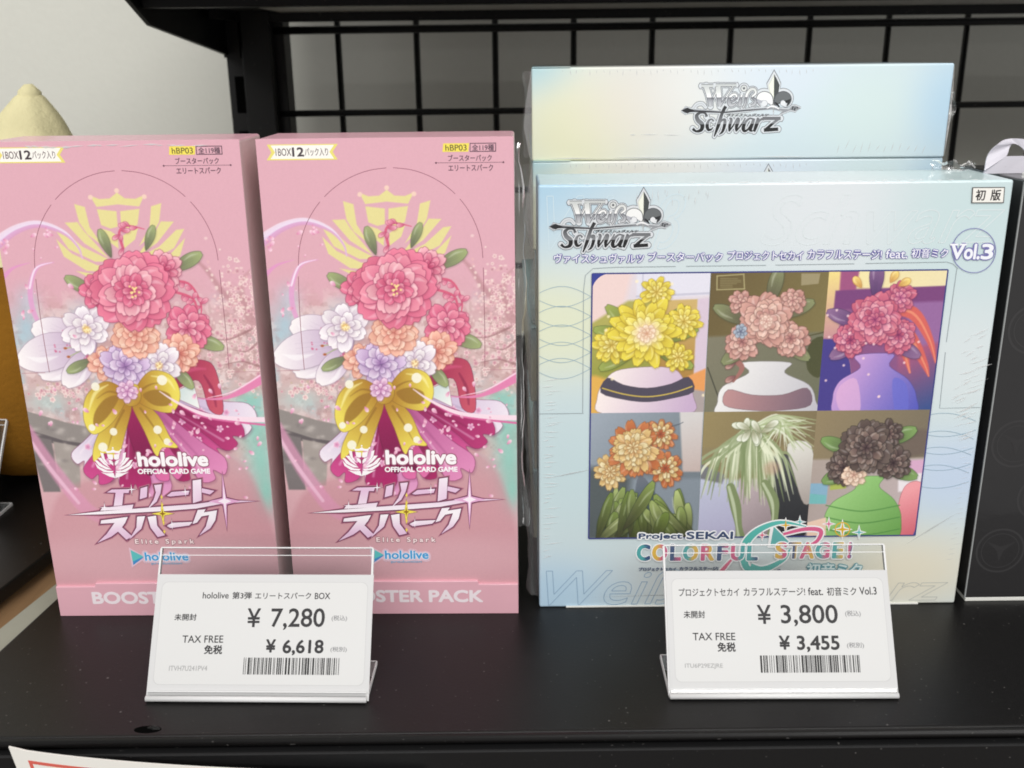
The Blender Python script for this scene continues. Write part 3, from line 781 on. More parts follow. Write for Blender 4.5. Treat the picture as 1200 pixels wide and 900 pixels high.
PINK = (221, 170, 182)
def pink_box():
    t = thing('trading_card_box', 'glossy pink card box with a gold crown emblem, standing beside the yellow plush', 'box', (0, 0, 0), group='pink boxes standing side by side')
    pm = paper('pink_card', PINK, rough=0.4, film=0.25)
    b = MB(); b.box(-PW / 2, PW / 2, 0, PD, 0, PH, bevel=0.09, seg=3)
    ct = b.build('carton', [pm, paper('pink_side_brightened', (226, 196, 198), rough=.35, film=.25)], t)
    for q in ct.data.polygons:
        if abs(q.normal.x) > .9: q.material_index = 1  # sides coloured paler to offset the deep shade between the boxes
    F = Face(PW, PH, PLAN_R, lambda u, v, n: (u - PW / 2, -n, v))
    am = inked('pink_inks', 0.4, 0.25)
    m0 = F.next(0.002)
    pink_art(F, t, am)
    ink = inked('flat_inks', 0.45)
    # die-cut window line
    p = Print(F); c = (150, 92, 108)
    arc = [(356, 435), (352, 390), (349.5, 345)] + [(457.5 + 108.5 * math.cos(a), 309 - 110 * math.sin(a)) for a in np.linspace(math.pi, math.pi / 2 + .03, 9)]
    rt = [(457.5 + 108.5 * math.cos(a), 309 - 110 * math.sin(a)) for a in np.linspace(math.pi / 2 - .03, 0, 9)] + [(567, 345), (568, 390), (568, 436)]
    def seg(P, gaps):
        q = curve(P, 8, False); k = 0; cuts = [int(len(q) * g) for g in gaps] + [len(q)]; a = 0
        for g in cuts:
            if g - a > 2: p.stroke(q[a:g - 1], 0.75, c)
            a = g + 1
    seg(arc, [.25, .62]); seg(rt, [.38, .74])
    p.stroke([(568, 436), (605, 436)], .6, (188, 136, 146)); p.stroke([(323, 436), (351, 435.5)], .6, (188, 136, 146))
    p.build('cut_line', ink, t)
    # banner, code and series text at the top
    p = Print(F)
    p.poly([(311.5, 170.5), (395.5, 170.5), (389.5, 179.8), (395.5, 189), (311.5, 189), (317, 179.8)], (232, 220, 120))
    p.poly([(316, 171.6), (391, 171.6), (385.5, 179.8), (391, 187.6), (316, 187.6), (321.5, 179.8)], (246, 243, 236))
    p.text('1BOX', (322, 175.2, 340.5, 184), (98, 82, 86), .002)
    p.text('12', (341.5, 174, 355.5, 185), (72, 62, 66), .012)
    p.text('パック入り', (356.5, 175, 384, 184.3), (98, 82, 86), .002)
    p.build('count_banner', ink, t)
    p = Print(F)
    p.poly([(519.5, 171.2), (550, 171.2), (549, 181.2), (518.5, 181.2)], (240, 222, 92))
    p.text('hBP03', (522, 172.8, 547, 180), (104, 92, 54), .003)
    for P in ([(551, 171.5), (581, 171.5)], [(551, 181), (581, 181)]): p.stroke(P, .9, (86, 62, 76))
    for P in ([(551, 171), (551, 181.4)], [(581, 171), (581, 181.4)]): p.stroke(P, .9, (86, 62, 76))
    p.text('全119種', (553.2, 172.6, 579, 180.2), (96, 72, 86), .003)
    p.text('ブースターパック', (525, 184.6, 576.5, 192.4), (104, 74, 88), .003)
    p.text('エリートスパーク', (525.5, 196.2, 578, 203.8), (104, 74, 88), .003)
    p.stroke([(511, 193.9), (590, 193.9)], .5, (110, 76, 90)); p.disc((511, 193.9), 1.1, col=(100, 66, 80)); p.disc((590, 193.9), 1.1, col=(100, 66, 80))
    p.build('series_text', ink, t)
    # white maker emblem and words
    p = Print(F)
    def em(q): return (423.5 + q[0] * 31.5, 524 + q[1] * 31.5)
    wc = (248, 243, 245)
    for k, q in emblem_shapes(): p.poly([em(z) for z in q], wc)
    for x, y in [(414.2, 526.5), (423.5, 524), (432.8, 526.5)]: p.disc((x, y), 1.0, col=wc)
    p.star4((423.5, 540.5), 3, 4, (120, 60, 84))
    p.build('maker_emblem', ink, t)
    p = Print(F)
    p.text('hololive', (450, 527.5, 535.8, 547.5), (158, 96, 118), .06, ring=8)
    p.text('hololive', (451.5, 529, 534.5, 546.2), wc, .028, ring=10)
    p.text('OFFICIAL CARD GAME', (450.5, 548.6, 536, 554.8), wc, .010, ring=8)
    p.build('maker_lettering', ink, t)
    # big slanted title
    def C(x, y): return (401.3 + (x - 243) * .2088, 522 + (y - 120) * .2095)
    shapes = [[(295, 378), (325, 362), (425, 360), (418, 382)], [(345, 380), (390, 378), (376, 450), (328, 454)], [(262, 464), (440, 446), (430, 472), (250, 480)],
              [(488, 356), (527, 345), (519, 405), (478, 417)], [(566, 338), (609, 334), (597, 385), (572, 430), (520, 470), (556, 420), (572, 380)],
              [(632, 398), (662, 377), (762, 370), (754, 392), (650, 402)], [(785, 314), (833, 307), (826, 425), (776, 440)], [(833, 357), (902, 372), (876, 392), (830, 380)],
              [(250, 534), (402, 515), (385, 548), (350, 590), (300, 625), (218, 660), (275, 610), (325, 548), (245, 552)], [(322, 578), (362, 570), (418, 624), (384, 642)],
              [(455, 514), (500, 511), (474, 580), (400, 642), (446, 575)], [(514, 516), (562, 508), (564, 565), (604, 618), (562, 628), (526, 575)],
              [(618, 566), (650, 549), (766, 544), (745, 564), (636, 578)],
              [(800, 478), (845, 474), (832, 492), (908, 480), (894, 535), (862, 580), (795, 622), (838, 570), (862, 506), (818, 514), (790, 548), (764, 556)]]
    stars = [((436, 362), 26, 30), ((276, 462), 28, 28), ((738, 376), 24, 30), ((648, 560), 24, 30), ((572, 520), 0, 0)]
    sword = [(62, 503), (250, 484), (600, 458), (785, 446), (940, 424), (1137, 430), (950, 442), (790, 470), (600, 484), (250, 500)]
    def grow(P, d):
        P = np.array(P, float); c = P.mean(0); q = []
        n = len(P)
        ar = 0.5 * np.sum(P[:, 0] * np.roll(P[:, 1], -1) - np.roll(P[:, 0], -1) * P[:, 1]); sg = 1 if ar > 0 else -1
        for i in range(n):
            a = P[i] - P[i - 1]; b = P[(i + 1) % n] - P[i]
            na = np.array([a[1], -a[0]]) / (np.linalg.norm(a) + 1e-9) * sg; nb = np.array([b[1], -b[0]]) / (np.linalg.norm(b) + 1e-9) * sg
            m = na + nb; m = m / max(np.linalg.norm(m), 1e-6); k = d / max(m @ na, 0.45)
            q.append(P[i] + m * k)
        return q
    p = Print(F)
    for d, col in [(11, (176, 112, 132)), (6.5, (116, 62, 88))]:
        p.poly([C(*z) for z in grow(sword, d)], col); p.star4(C(955, 430), 20 + d * .22, 34 + d * .22, col, .2)
        for P in shapes: p.poly([C(*z) for z in grow(P, d)], col)
        for c_, a, b_ in stars:
            if a: p.star4(C(*c_), (a + d) * .21, (b_ + d) * .21, col)
    def pinkgrad(u, v):
        k = min(max((math.sin(v * 4.2 + 2.0) + 1) / 2, 0), 1) * 0.8
        return tuple(np.array((250, 244, 248)) * (1 - k) + np.array((222, 178, 212)) * k)
    p.poly([C(*z) for z in sword], pinkgrad); p.star4(C(955, 430), 19, 33, (226, 170, 208), .16); p.star4(C(955, 430), 8, 20, (250, 236, 246), .2)
    for P in shapes: p.poly([C(*z) for z in P], pinkgrad)
    for c_, a, b_ in stars:
        if a: p.star4(C(*c_), a * .21, b_ * .21, (248, 240, 246))
    p.star4(C(600, 498), 14.5, 15.5, (130, 96, 30), .2); p.star4(C(600, 498), 13, 14, (244, 226, 90), .2); p.star4(C(600, 498), 4, 6, (150, 110, 30), .3)
    for y in (405, 448, 548, 598): p.star4(C(602, y), 1.6, 3.2, (236, 214, 90), .5)
    p.build('title_lettering', ink, t)
    p = Print(F)
    p.text('Elite Spark', (440, 630, 511, 638.6), (138, 84, 96), .022, space=1.5, ring=8)
    p.text('Elite Spark', (440.6, 630.6, 510.4, 638), (246, 226, 226), .008, space=1.5, ring=6)
    p.build('subtitle_lettering', ink, t)
    p = Print(F)
    p.text('hololive', (447.6, 643.6, 505, 659.4), (224, 190, 204), .10, ring=12)
    p.poly([(432.6, 640.2), (453.5, 652.2), (434.6, 664)], (224, 190, 204))
    p.poly([(434.5, 643.2), (449.5, 652.2), (436.5, 661)], (70, 140, 196)); p.poly([(434.5, 643.2), (449.5, 651), (436, 657)], (96, 190, 190))
    p.text('hololive', (450, 645.6, 502.6, 656.8), (236, 240, 246), .036, ring=8)
    p.text('hololive', (450.6, 646, 502, 656.2), (74, 158, 214), .014, ring=8)
    p.text('production', (458, 657.6, 494, 661.2), (120, 170, 204), .004, ring=6)
    p.build('publisher_logo', ink, t)
    # tray lip along the foot
    b = MB()
    Z = [(-PW / 2, 0.0), (PW / 2, 0.0), (PW / 2, 1.10), (PW / 2 - 1.3, 1.10), (PW / 2 - 1.34, 1.22), (-PW / 2 + 1.34, 1.22), (-PW / 2 + 1.3, 1.10), (-PW / 2, 1.10)]
    b.prism(Z, 'y', -0.10, 0.02, bevel=0.02)
    lip = b.build('tray_lip', pm, t)
    G = Face(PW, PH, PLAN_R, lambda u, v, n: (u - PW / 2, -0.10 - n, v)); G.layer = 0.004
    p = Print(G); p.text('BOOSTER PACK', (386, 690.5, 566, 705), (236, 224, 229), .026, ring=10)
    p.build('lip_lettering', ink, lip)
    return t
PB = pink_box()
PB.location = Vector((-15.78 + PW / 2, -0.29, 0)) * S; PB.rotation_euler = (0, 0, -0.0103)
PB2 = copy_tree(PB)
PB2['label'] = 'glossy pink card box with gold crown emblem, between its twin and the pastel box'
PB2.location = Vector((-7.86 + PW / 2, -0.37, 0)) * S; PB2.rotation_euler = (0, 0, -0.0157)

# clear film crumpled along the side of a box
def film_strip(name, parent, path, width, seed, n=34, m=7, amp=0.12, mat=None, normal=(0, -1, 0), across=(1, 0, 0), ragged=0.35):
    """a loose, wrinkled seam of wrap that follows path (cm) and stands out `width` cm along `across`"""
    r = random.Random(seed); bm = bmesh.new(); rows = []
    P = curve(path, max(2, n // max(len(path) - 1, 1)), False)
    A = np.array(across, float); Nn = np.array(normal, float)
    ph = [r.uniform(0, 6.28) for _ in range(8)]; wob = [0.0]
    for _ in range(len(P)): wob.append(wob[-1] * .7 + (r.random() - .5))
    for i, p in enumerate(P):
        wd = width * (1 - ragged * (0.5 + 0.35 * math.sin(i * .45 + ph[0]) * math.sin(i * .17 + ph[1]) + .3 * wob[i])); row = []
        for j in range(m):
            q = p + A * wd * j / (m - 1) + Nn * amp * (math.sin(j * 1.9 + i * .23 + ph[2]) * .35 + math.sin(i * .8 + j * .7 + ph[3]) * .18 + (r.random() - .5) * .12) * (0.25 + j / m)
            row.append(bm.verts.new(tuple(q * S)))
        rows.append(row)
    for i in range(len(rows) - 1):
        for j in range(m - 1): bm.faces.new((rows[i][j], rows[i][j + 1], rows[i + 1][j + 1], rows[i + 1][j]))
    me = bpy.data.meshes.new(name); bm.to_mesh(me); bm.free()
    for p in me.polygons: p.use_smooth = True
    return link(name, me, mat, parent)

def fold_glints(name, parent, folds, mat):
    """small raised pleats of the shrink film, their glints painted as a whitish veil: ((u0, v0, u1, v1), half width, height), cm on the front of the box"""
    bm = bmesh.new()
    for (a, b, c, d), hw, ht, w0 in folds:
        L = math.hypot(c - a, d - b); nx, ny = -(d - b) / L, (c - a) / L
        mx_, my_ = (a + c) / 2, (b + d) / 2
        V = [(a, b, 0), (mx_ + nx * hw, my_ + ny * hw, 0), (c, d, 0), (mx_ - nx * hw, my_ - ny * hw, 0), (mx_, my_, ht * .16)]
        q = [bm.verts.new(((u - w0) * S, (-.012 - n) * S, v * S)) for u, v, n in V]
        for i in range(4): bm.faces.new((q[i], q[(i + 1) % 4], q[4]))
    bmesh.ops.recalc_face_normals(bm, faces=bm.faces[:])
    me = bpy.data.meshes.new(name); bm.to_mesh(me); bm.free()
    for p in me.polygons: p.use_smooth = True
    return link(name, me, mat, parent)
FILM = clear('shrink_film', (244, 246, 246), rough=0.08, wrinkle=0.15, veil=0.05)
PLEAT_GLINT = clear('film_pleat_glint', (255, 255, 255), rough=0.2, veil=0.5)  # whitish veil paints the glints of the film into its colour
film_strip('wrap_seam', PB2, [(PW / 2 - .02, .2, 15.3), (PW / 2 - .02, .2, 12), (PW / 2 - .02, .3, 8), (PW / 2 - .02, .3, 3)], 0.42, 5, n=40, amp=0.22, mat=FILM, normal=(0, 1, 0), across=(1, 0.2, 0), ragged=.6)

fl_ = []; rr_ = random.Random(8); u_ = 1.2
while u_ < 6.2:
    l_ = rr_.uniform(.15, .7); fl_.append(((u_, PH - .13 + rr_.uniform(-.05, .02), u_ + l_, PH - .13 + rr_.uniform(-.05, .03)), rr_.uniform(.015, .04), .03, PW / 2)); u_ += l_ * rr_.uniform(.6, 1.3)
fold_glints('wrap_fold_glints', PB, fl_, PLEAT_GLINT)  # painted highlight along the top front edge, as whitish pleats
# ------------------------------------------------------------------ pastel boxes
WW, WHT, WD = 14.0, 14.08, 3.0
PLAN_W = [(629.5, 217), (1184, 209.5), (634, 712), (1121, 709)]

def pastel_mat(name, stops, film, edge, flat=False):
    """pearl card: soft clouds of pale inks laid out across the face"""
    if name in MATS: return MATS[name]
    m, nt, b = new_mat(name); N = nt.nodes; K = nt.links
    tc = N.new('ShaderNodeTexCoord')
    cur = None
    prev = L4(stops[0])
    base = N.new('ShaderNodeRGB'); base.outputs[0].default_value = prev; cur = base.outputs[0]
    for (x, z, rx, rz, c, a) in stops[1:]:
        mp = N.new('ShaderNodeMapping'); mp.vector_type = 'POINT'
        mp.inputs['Location'].default_value = (-x / rx, 0, -z / rz); mp.inputs['Scale'].default_value = (1 / (rx * S), 0, 1 / (rz * S))
        K.new(tc.outputs['Object'], mp.inputs[0])
        ln = N.new('ShaderNodeVectorMath'); ln.operation = 'LENGTH'; K.new(mp.outputs[0], ln.inputs[0])
        mr = N.new('ShaderNodeMapRange'); mr.interpolation_type = 'SMOOTHERSTEP'
        mr.inputs['From Min'].default_value = 0.0; mr.inputs['From Max'].default_value = 1.0
        mr.inputs['To Min'].default_value = a; mr.inputs['To Max'].default_value = 0
        K.new(ln.outputs['Value'], mr.inputs['Value'])
        mx = N.new('ShaderNodeMix'); mx.data_type = 'RGBA'; mx.inputs['B'].default_value = L4(c)
        K.new(mr.outputs[0], mx.inputs['Factor']); K.new(cur, mx.inputs['A']); cur = mx.outputs['Result']
    K.new(cur, b.inputs['Base Color'])
    b.inputs['Roughness'].default_value = 0.38; b.inputs['Specular IOR Level'].default_value = 0.45
    film_nodes(nt, b, film, edge)
    MATS[name] = m; return m

STAND_MAT = pastel_mat('pearl_card', [(205, 219, 222),
    (-6.5, 14.5, 5.0, 4.5, (166, 203, 226), .95), (-6.5, 9.8, 4.5, 3.2, (222, 226, 196), .9), (-4.5, 12.5, 4, 3, (216, 224, 226), .6),
    (1.5, 13.4, 5.5, 4, (221, 226, 230), .9), (5.8, 13, 4, 4, (198, 218, 220), .9),
    (-6.2, 5.0, 4, 4.5, (192, 212, 216), .9), (6.4, 4.7, 3.6, 2.6, (194, 210, 230), 1.0), (6.2, 8.6, 3, 3, (216, 224, 226), .8),
    (5.0, 1.2, 5.5, 2.8, (226, 220, 200), 1.0), (-1, 0.9, 5.5, 2.4, (214, 216, 214), .8), (-6.6, 0.4, 4, 2.6, (178, 206, 226), .95)], 0.5, (5.0, 6.9))
FLAT_MAT = pastel_mat('pearl_card_side', [(203, 219, 224),
    (-5.6, 0.8, 4.6, 4.0, (222, 222, 190), 1.0), (-3.0, 1.8, 4.2, 3.4, (226, 216, 206), .7), (-7.2, 3.3, 2.6, 2.0, (172, 206, 212), 1.0),
    (-1.0, 2.2, 3.2, 3, (226, 226, 222), .8), (1.3, 2.7, 4, 2.6, (212, 222, 232), .8), (4.3, 1.4, 3, 2.6, (206, 222, 220), .8), (7.2, 1.6, 2.4, 3, (180, 208, 226), 1.0)], 0.35, (5.6, 7.0))

def chrome(name, steps):
    """silver lettering: pale above, a hard dark step at half height, silver below (printed bands)"""
    if name in MATS: return MATS[name]
    m, nt, b = new_mat(name); N = nt.nodes; K = nt.links
    tc = N.new('ShaderNodeTexCoord'); sx = N.new('ShaderNodeSeparateXYZ'); K.new(tc.outputs['Generated'], sx.inputs[0])
    cr = N.new('ShaderNodeValToRGB'); e = cr.color_ramp.elements
    e[0].position = steps[0][0]; e[0].color = L4(steps[0][1]); e[1].position = steps[-1][0]; e[1].color = L4(steps[-1][1])
    for p_, c in steps[1:-1]:
        k = e.new(p_); k.color = L4(c)
    K.new(sx.outputs[2], cr.inputs[0]); K.new(cr.outputs[0], b.inputs['Base Color'])
    b.inputs['Roughness'].default_value = 0.35; b.inputs['Specular IOR Level'].default_value = 0.5
    MATS[name] = m; return m
SILVER = chrome('silver_print', [(0, (210, 212, 214)), (.28, (176, 178, 184)), (.46, (120, 122, 128)), (.475, (250, 250, 250)), (.7, (222, 224, 222)), (1, (196, 200, 200))])
INKBLK = chrome('graphite_print', [(0, (30, 30, 32)), (.40, (26, 26, 28)), (.415, (132, 134, 138)), (.62, (104, 106, 110)), (.8, (60, 61, 64)), (1, (30, 30, 32))])

def brand_logo(face, parent, ox, oy, k, ink):
    """the two-line silver and black word mark with sword and lily; (ox,oy) top left on the plan, k plan px per drawn unit"""
    def q(x, y): return (ox + x * k, oy + y * k)
    def Q(P): return [q(*p) for p in P]
    W = [([(252, 118), (352, 118)], 22), ([(372, 112), (545, 112)], 18), ([(292, 122), (318, 200), (330, 284)], [44, 38, 26]), ([(392, 122), (400, 200), (410, 284)], [44, 38, 26]),
         ([(322, 284), (352, 220), (398, 122)], [12, 9, 9]), ([(408, 284), (452, 220), (520, 118)], [12, 9, 9])]
    e_ = [([(484, 250), (520, 238), (548, 212), (536, 186), (504, 196), (484, 235), (496, 272), (530, 268), (552, 244)], [9, 10, 12, 16, 18, 24, 26, 14, 6])]
    i_ = [([(590, 190), (578, 240), (572, 272), (592, 272)], [12, 20, 22, 6])]
    b_ = [([(596, 300), (618, 262), (632, 190), (660, 150), (694, 146), (706, 178), (676, 208), (704, 236), (694, 268), (664, 276)], [8, 14, 20, 22, 20, 18, 12, 20, 20, 10])]
    weiss = W + e_ + i_ + b_
    S_ = [([(300, 366), (286, 338), (246, 334), (216, 358), (228, 396), (262, 428), (256, 470), (214, 484), (184, 462)], [26, 16, 18, 30, 36, 36, 30, 18, 26])]
    c_ = [([(358, 404), (342, 386), (318, 398), (304, 436), (314, 470), (338, 468), (354, 450)], [18, 12, 18, 28, 24, 14, 6])]
    h_ = [([(458, 282), (428, 340), (396, 440), (364, 526)], [28, 26, 28, 10]), ([(394, 446), (424, 398), (452, 393), (448, 440), (432, 486), (404, 510)], [8, 14, 24, 26, 20, 5])]
    w_ = [([(490, 378), (506, 390), (492, 440), (488, 484)], [14, 22, 24, 12]), ([(488, 484), (526, 430), (552, 378)], [12, 12, 10]), ([(552, 378), (566, 390), (550, 440), (546, 484)], [14, 26, 28, 12]), ([(546, 484), (590, 430), (622, 376)], [12, 12, 12])]
    a_ = [([(690, 388), (660, 380), (624, 410), (606, 456), (616, 480), (644, 468), (680, 410)], [12, 14, 22, 30, 24, 14, 10]), ([(694, 380), (678, 430), (664, 470), (684, 482)], [22, 28, 28, 10])]
    r_ = [([(716, 384), (728, 390), (712, 440), (696, 486)], [16, 28, 30, 20]), ([(720, 430), (748, 392), (774, 384)], [12, 16, 26])]
    z_ = [([(766, 380), (916, 380)], 26), ([(900, 384), (846, 424), (790, 474)], [20, 22, 26]), ([(778, 474), (896, 466)], 28)]
    black = S_ + c_ + h_ + w_ + a_ + r_ + z_
    centre = [(857, 24), (884, 70), (904, 112), (896, 170), (872, 205), (862, 262), (856, 336), (850, 262), (842, 205), (820, 170), (808, 112), (832, 70)]
    lobeL = ([(836, 262), (836, 214), (808, 178), (764, 172), (726, 200), (726, 244), (752, 268), (788, 262), (800, 244)], [6, 22, 34, 40, 40, 34, 22, 14, 6])
    lobeR = ([(876, 262), (878, 214), (904, 178), (946, 172), (984, 200), (984, 244), (958, 268), (930, 262)], [6, 22, 34, 40, 40, 34, 22, 8])
    blade = [(84, 316), (120, 290), (160, 300), (210, 306), (450, 322), (640, 304), (840, 290), (905, 300), (985, 306), (1008, 280), (1036, 276), (1086, 298), (1036, 324), (1008, 316), (985, 318), (900, 352), (930, 322), (840, 308), (640, 322), (450, 338), (210, 332), (160, 330), (120, 342)]
    curl = ([(290, 290), (262, 262), (222, 266), (196, 292), (186, 306)], [6, 10, 12, 12, 8])
    # two backing outlines under everything
    for d, col in [(30, (104, 108, 116)), (21, (214, 218, 222))]:
        p = Print(face)
        for P, wd in weiss + black + [lobeL, lobeR, curl]:
            ws = [x + d for x in (wd if isinstance(wd, list) else [wd] * len(P))]
            a = Q(P)
            if len(P) == 2:
                dx = (P[1][0] - P[0][0]); dy = P[1][1] - P[0][1]; l_ = math.hypot(dx, dy)
                a = Q([(P[0][0] - dx / l_ * d / 2, P[0][1] - dy / l_ * d / 2), (P[1][0] + dx / l_ * d / 2, P[1][1] + dy / l_ * d / 2)])
            p.stroke(a, [x * k for x in ws], col, smooth=6 if len(P) > 2 else 0)
            for end in (P[0], P[-1]): p.disc(q(*end), (ws[0] if end is P[0] else ws[-1]) / 2 * k, col=col, n=14)
        p.disc(q(608, 138), (30 + d * .5) * k, col=col)
        c = np.array(centre, float); g = c.mean(0)
        p.poly(Q([tuple(g + (z - g) * (1 + d / 110)) for z in c]), col)
        c = np.array(blade, float); p.poly(Q([(x, y + (1 if y > 312 else -1) * d * .35) for x, y in blade]), col)
        p.build('logo_outline', ink, parent)
    p = Print(face)
    dark = (34, 34, 38); mid = (128, 132, 138); lite = (240, 241, 240)
    p.poly(Q(blade), (150, 153, 158)); p.poly(Q([(110, 316), (138, 297), (200, 314), (450, 328), (640, 312), (850, 298), (640, 319), (450, 336), (200, 326), (138, 334)]), dark)
    p.poly(Q([(86, 316), (140, 292), (184, 316), (140, 340)]), dark)
    for x, y in ((1016, 290), (1034, 298), (1052, 294), (1030, 310), (1012, 304)): p.disc(q(x, y), 8 * k, col=(70, 72, 76), n=10)
    p.stroke(Q(curl[0]), [x * k for x in curl[1]], (196, 199, 203), smooth=5)
    p.poly(Q([(x, y) for x, y in centre if x <= 857] + [(857, 336)][:0]), (214, 217, 208))
    p.poly(Q([(857, 24), (884, 70), (904, 112), (896, 170), (872, 205), (862, 262), (856, 336)]), (70, 74, 74))
    p.poly(Q([(857, 40), (838, 78), (818, 114), (828, 164), (846, 196), (857, 210)]), (238, 240, 226))
    LB = [(846, 268), (846, 216), (822, 180), (776, 166), (732, 184), (714, 222), (726, 258), (752, 282), (744, 256), (764, 234), (798, 238), (812, 262)]
    key = (78, 80, 86)
    for sx in (0, 1):
        W_ = [(x, y) if not sx else (1714 - x, y) for x, y in LB]
        g = np.array(W_).mean(0)
        p.poly(Q([tuple(g + (np.array(z) - g) * 1.09) for z in W_]), key, smooth=4)
        p.poly(Q(W_), (238, 239, 238) if not sx else (104, 108, 110), smooth=4)
        p.poly(Q([z for z in W_ if z[1] >= 220] if not sx else [z for z in W_ if z[1] >= 220]), (176, 178, 186) if not sx else (40, 42, 44), smooth=0)
        p.disc(q(780 if not sx else 934, 258), 22 * k, col=(226, 228, 231))
    p.stroke(Q([(800, 300), (836, 282), (870, 288), (900, 304)]), [6 * k, 14 * k, 14 * k, 5 * k], (238, 238, 240), smooth=5); p.stroke(Q([(868, 250), (886, 268), (906, 290)]), [10 * k, 16 * k, 8 * k], dark, smooth=5)
    p.build('logo_lily_and_sword', ink, parent)
    p = Print(face)
    for P, wd in weiss: p.stroke(Q(P), [(x + 9) * k for x in wd] if isinstance(wd, list) else (wd + 9) * k, (84, 87, 94), smooth=8 if len(P) > 2 else 0)
    p.disc(q(608, 138), 29 * k, col=(84, 87, 94))
    p.build('logo_keyline', ink, parent)
    p = Print(face)
    for P, wd in weiss: p.stroke(Q(P), [x * k for x in wd] if isinstance(wd, list) else wd * k, (0, 0, 0), smooth=8 if len(P) > 2 else 0)
    p.ring(q(608, 138), 17 * k, 17 * k, 15 * k)
    p.build('logo_silver_word', SILVER, parent)
    p = Print(face)
    for P, wd in black: p.stroke(Q(P), [x * k for x in wd] if isinstance(wd, list) else wd * k, (0, 0, 0), smooth=8 if len(P) > 2 else 0)
    p.build('logo_black_word', INKBLK, parent)
    p = Print(face)
    a = q(466, 340); b = q(818, 364)
    p.text('ヴァイスシュヴァルツ', (a[0], a[1], b[0], b[1]), (52, 52, 56), .004, shear=.3, ring=6)
    p.build('logo_reading', ink, parent)

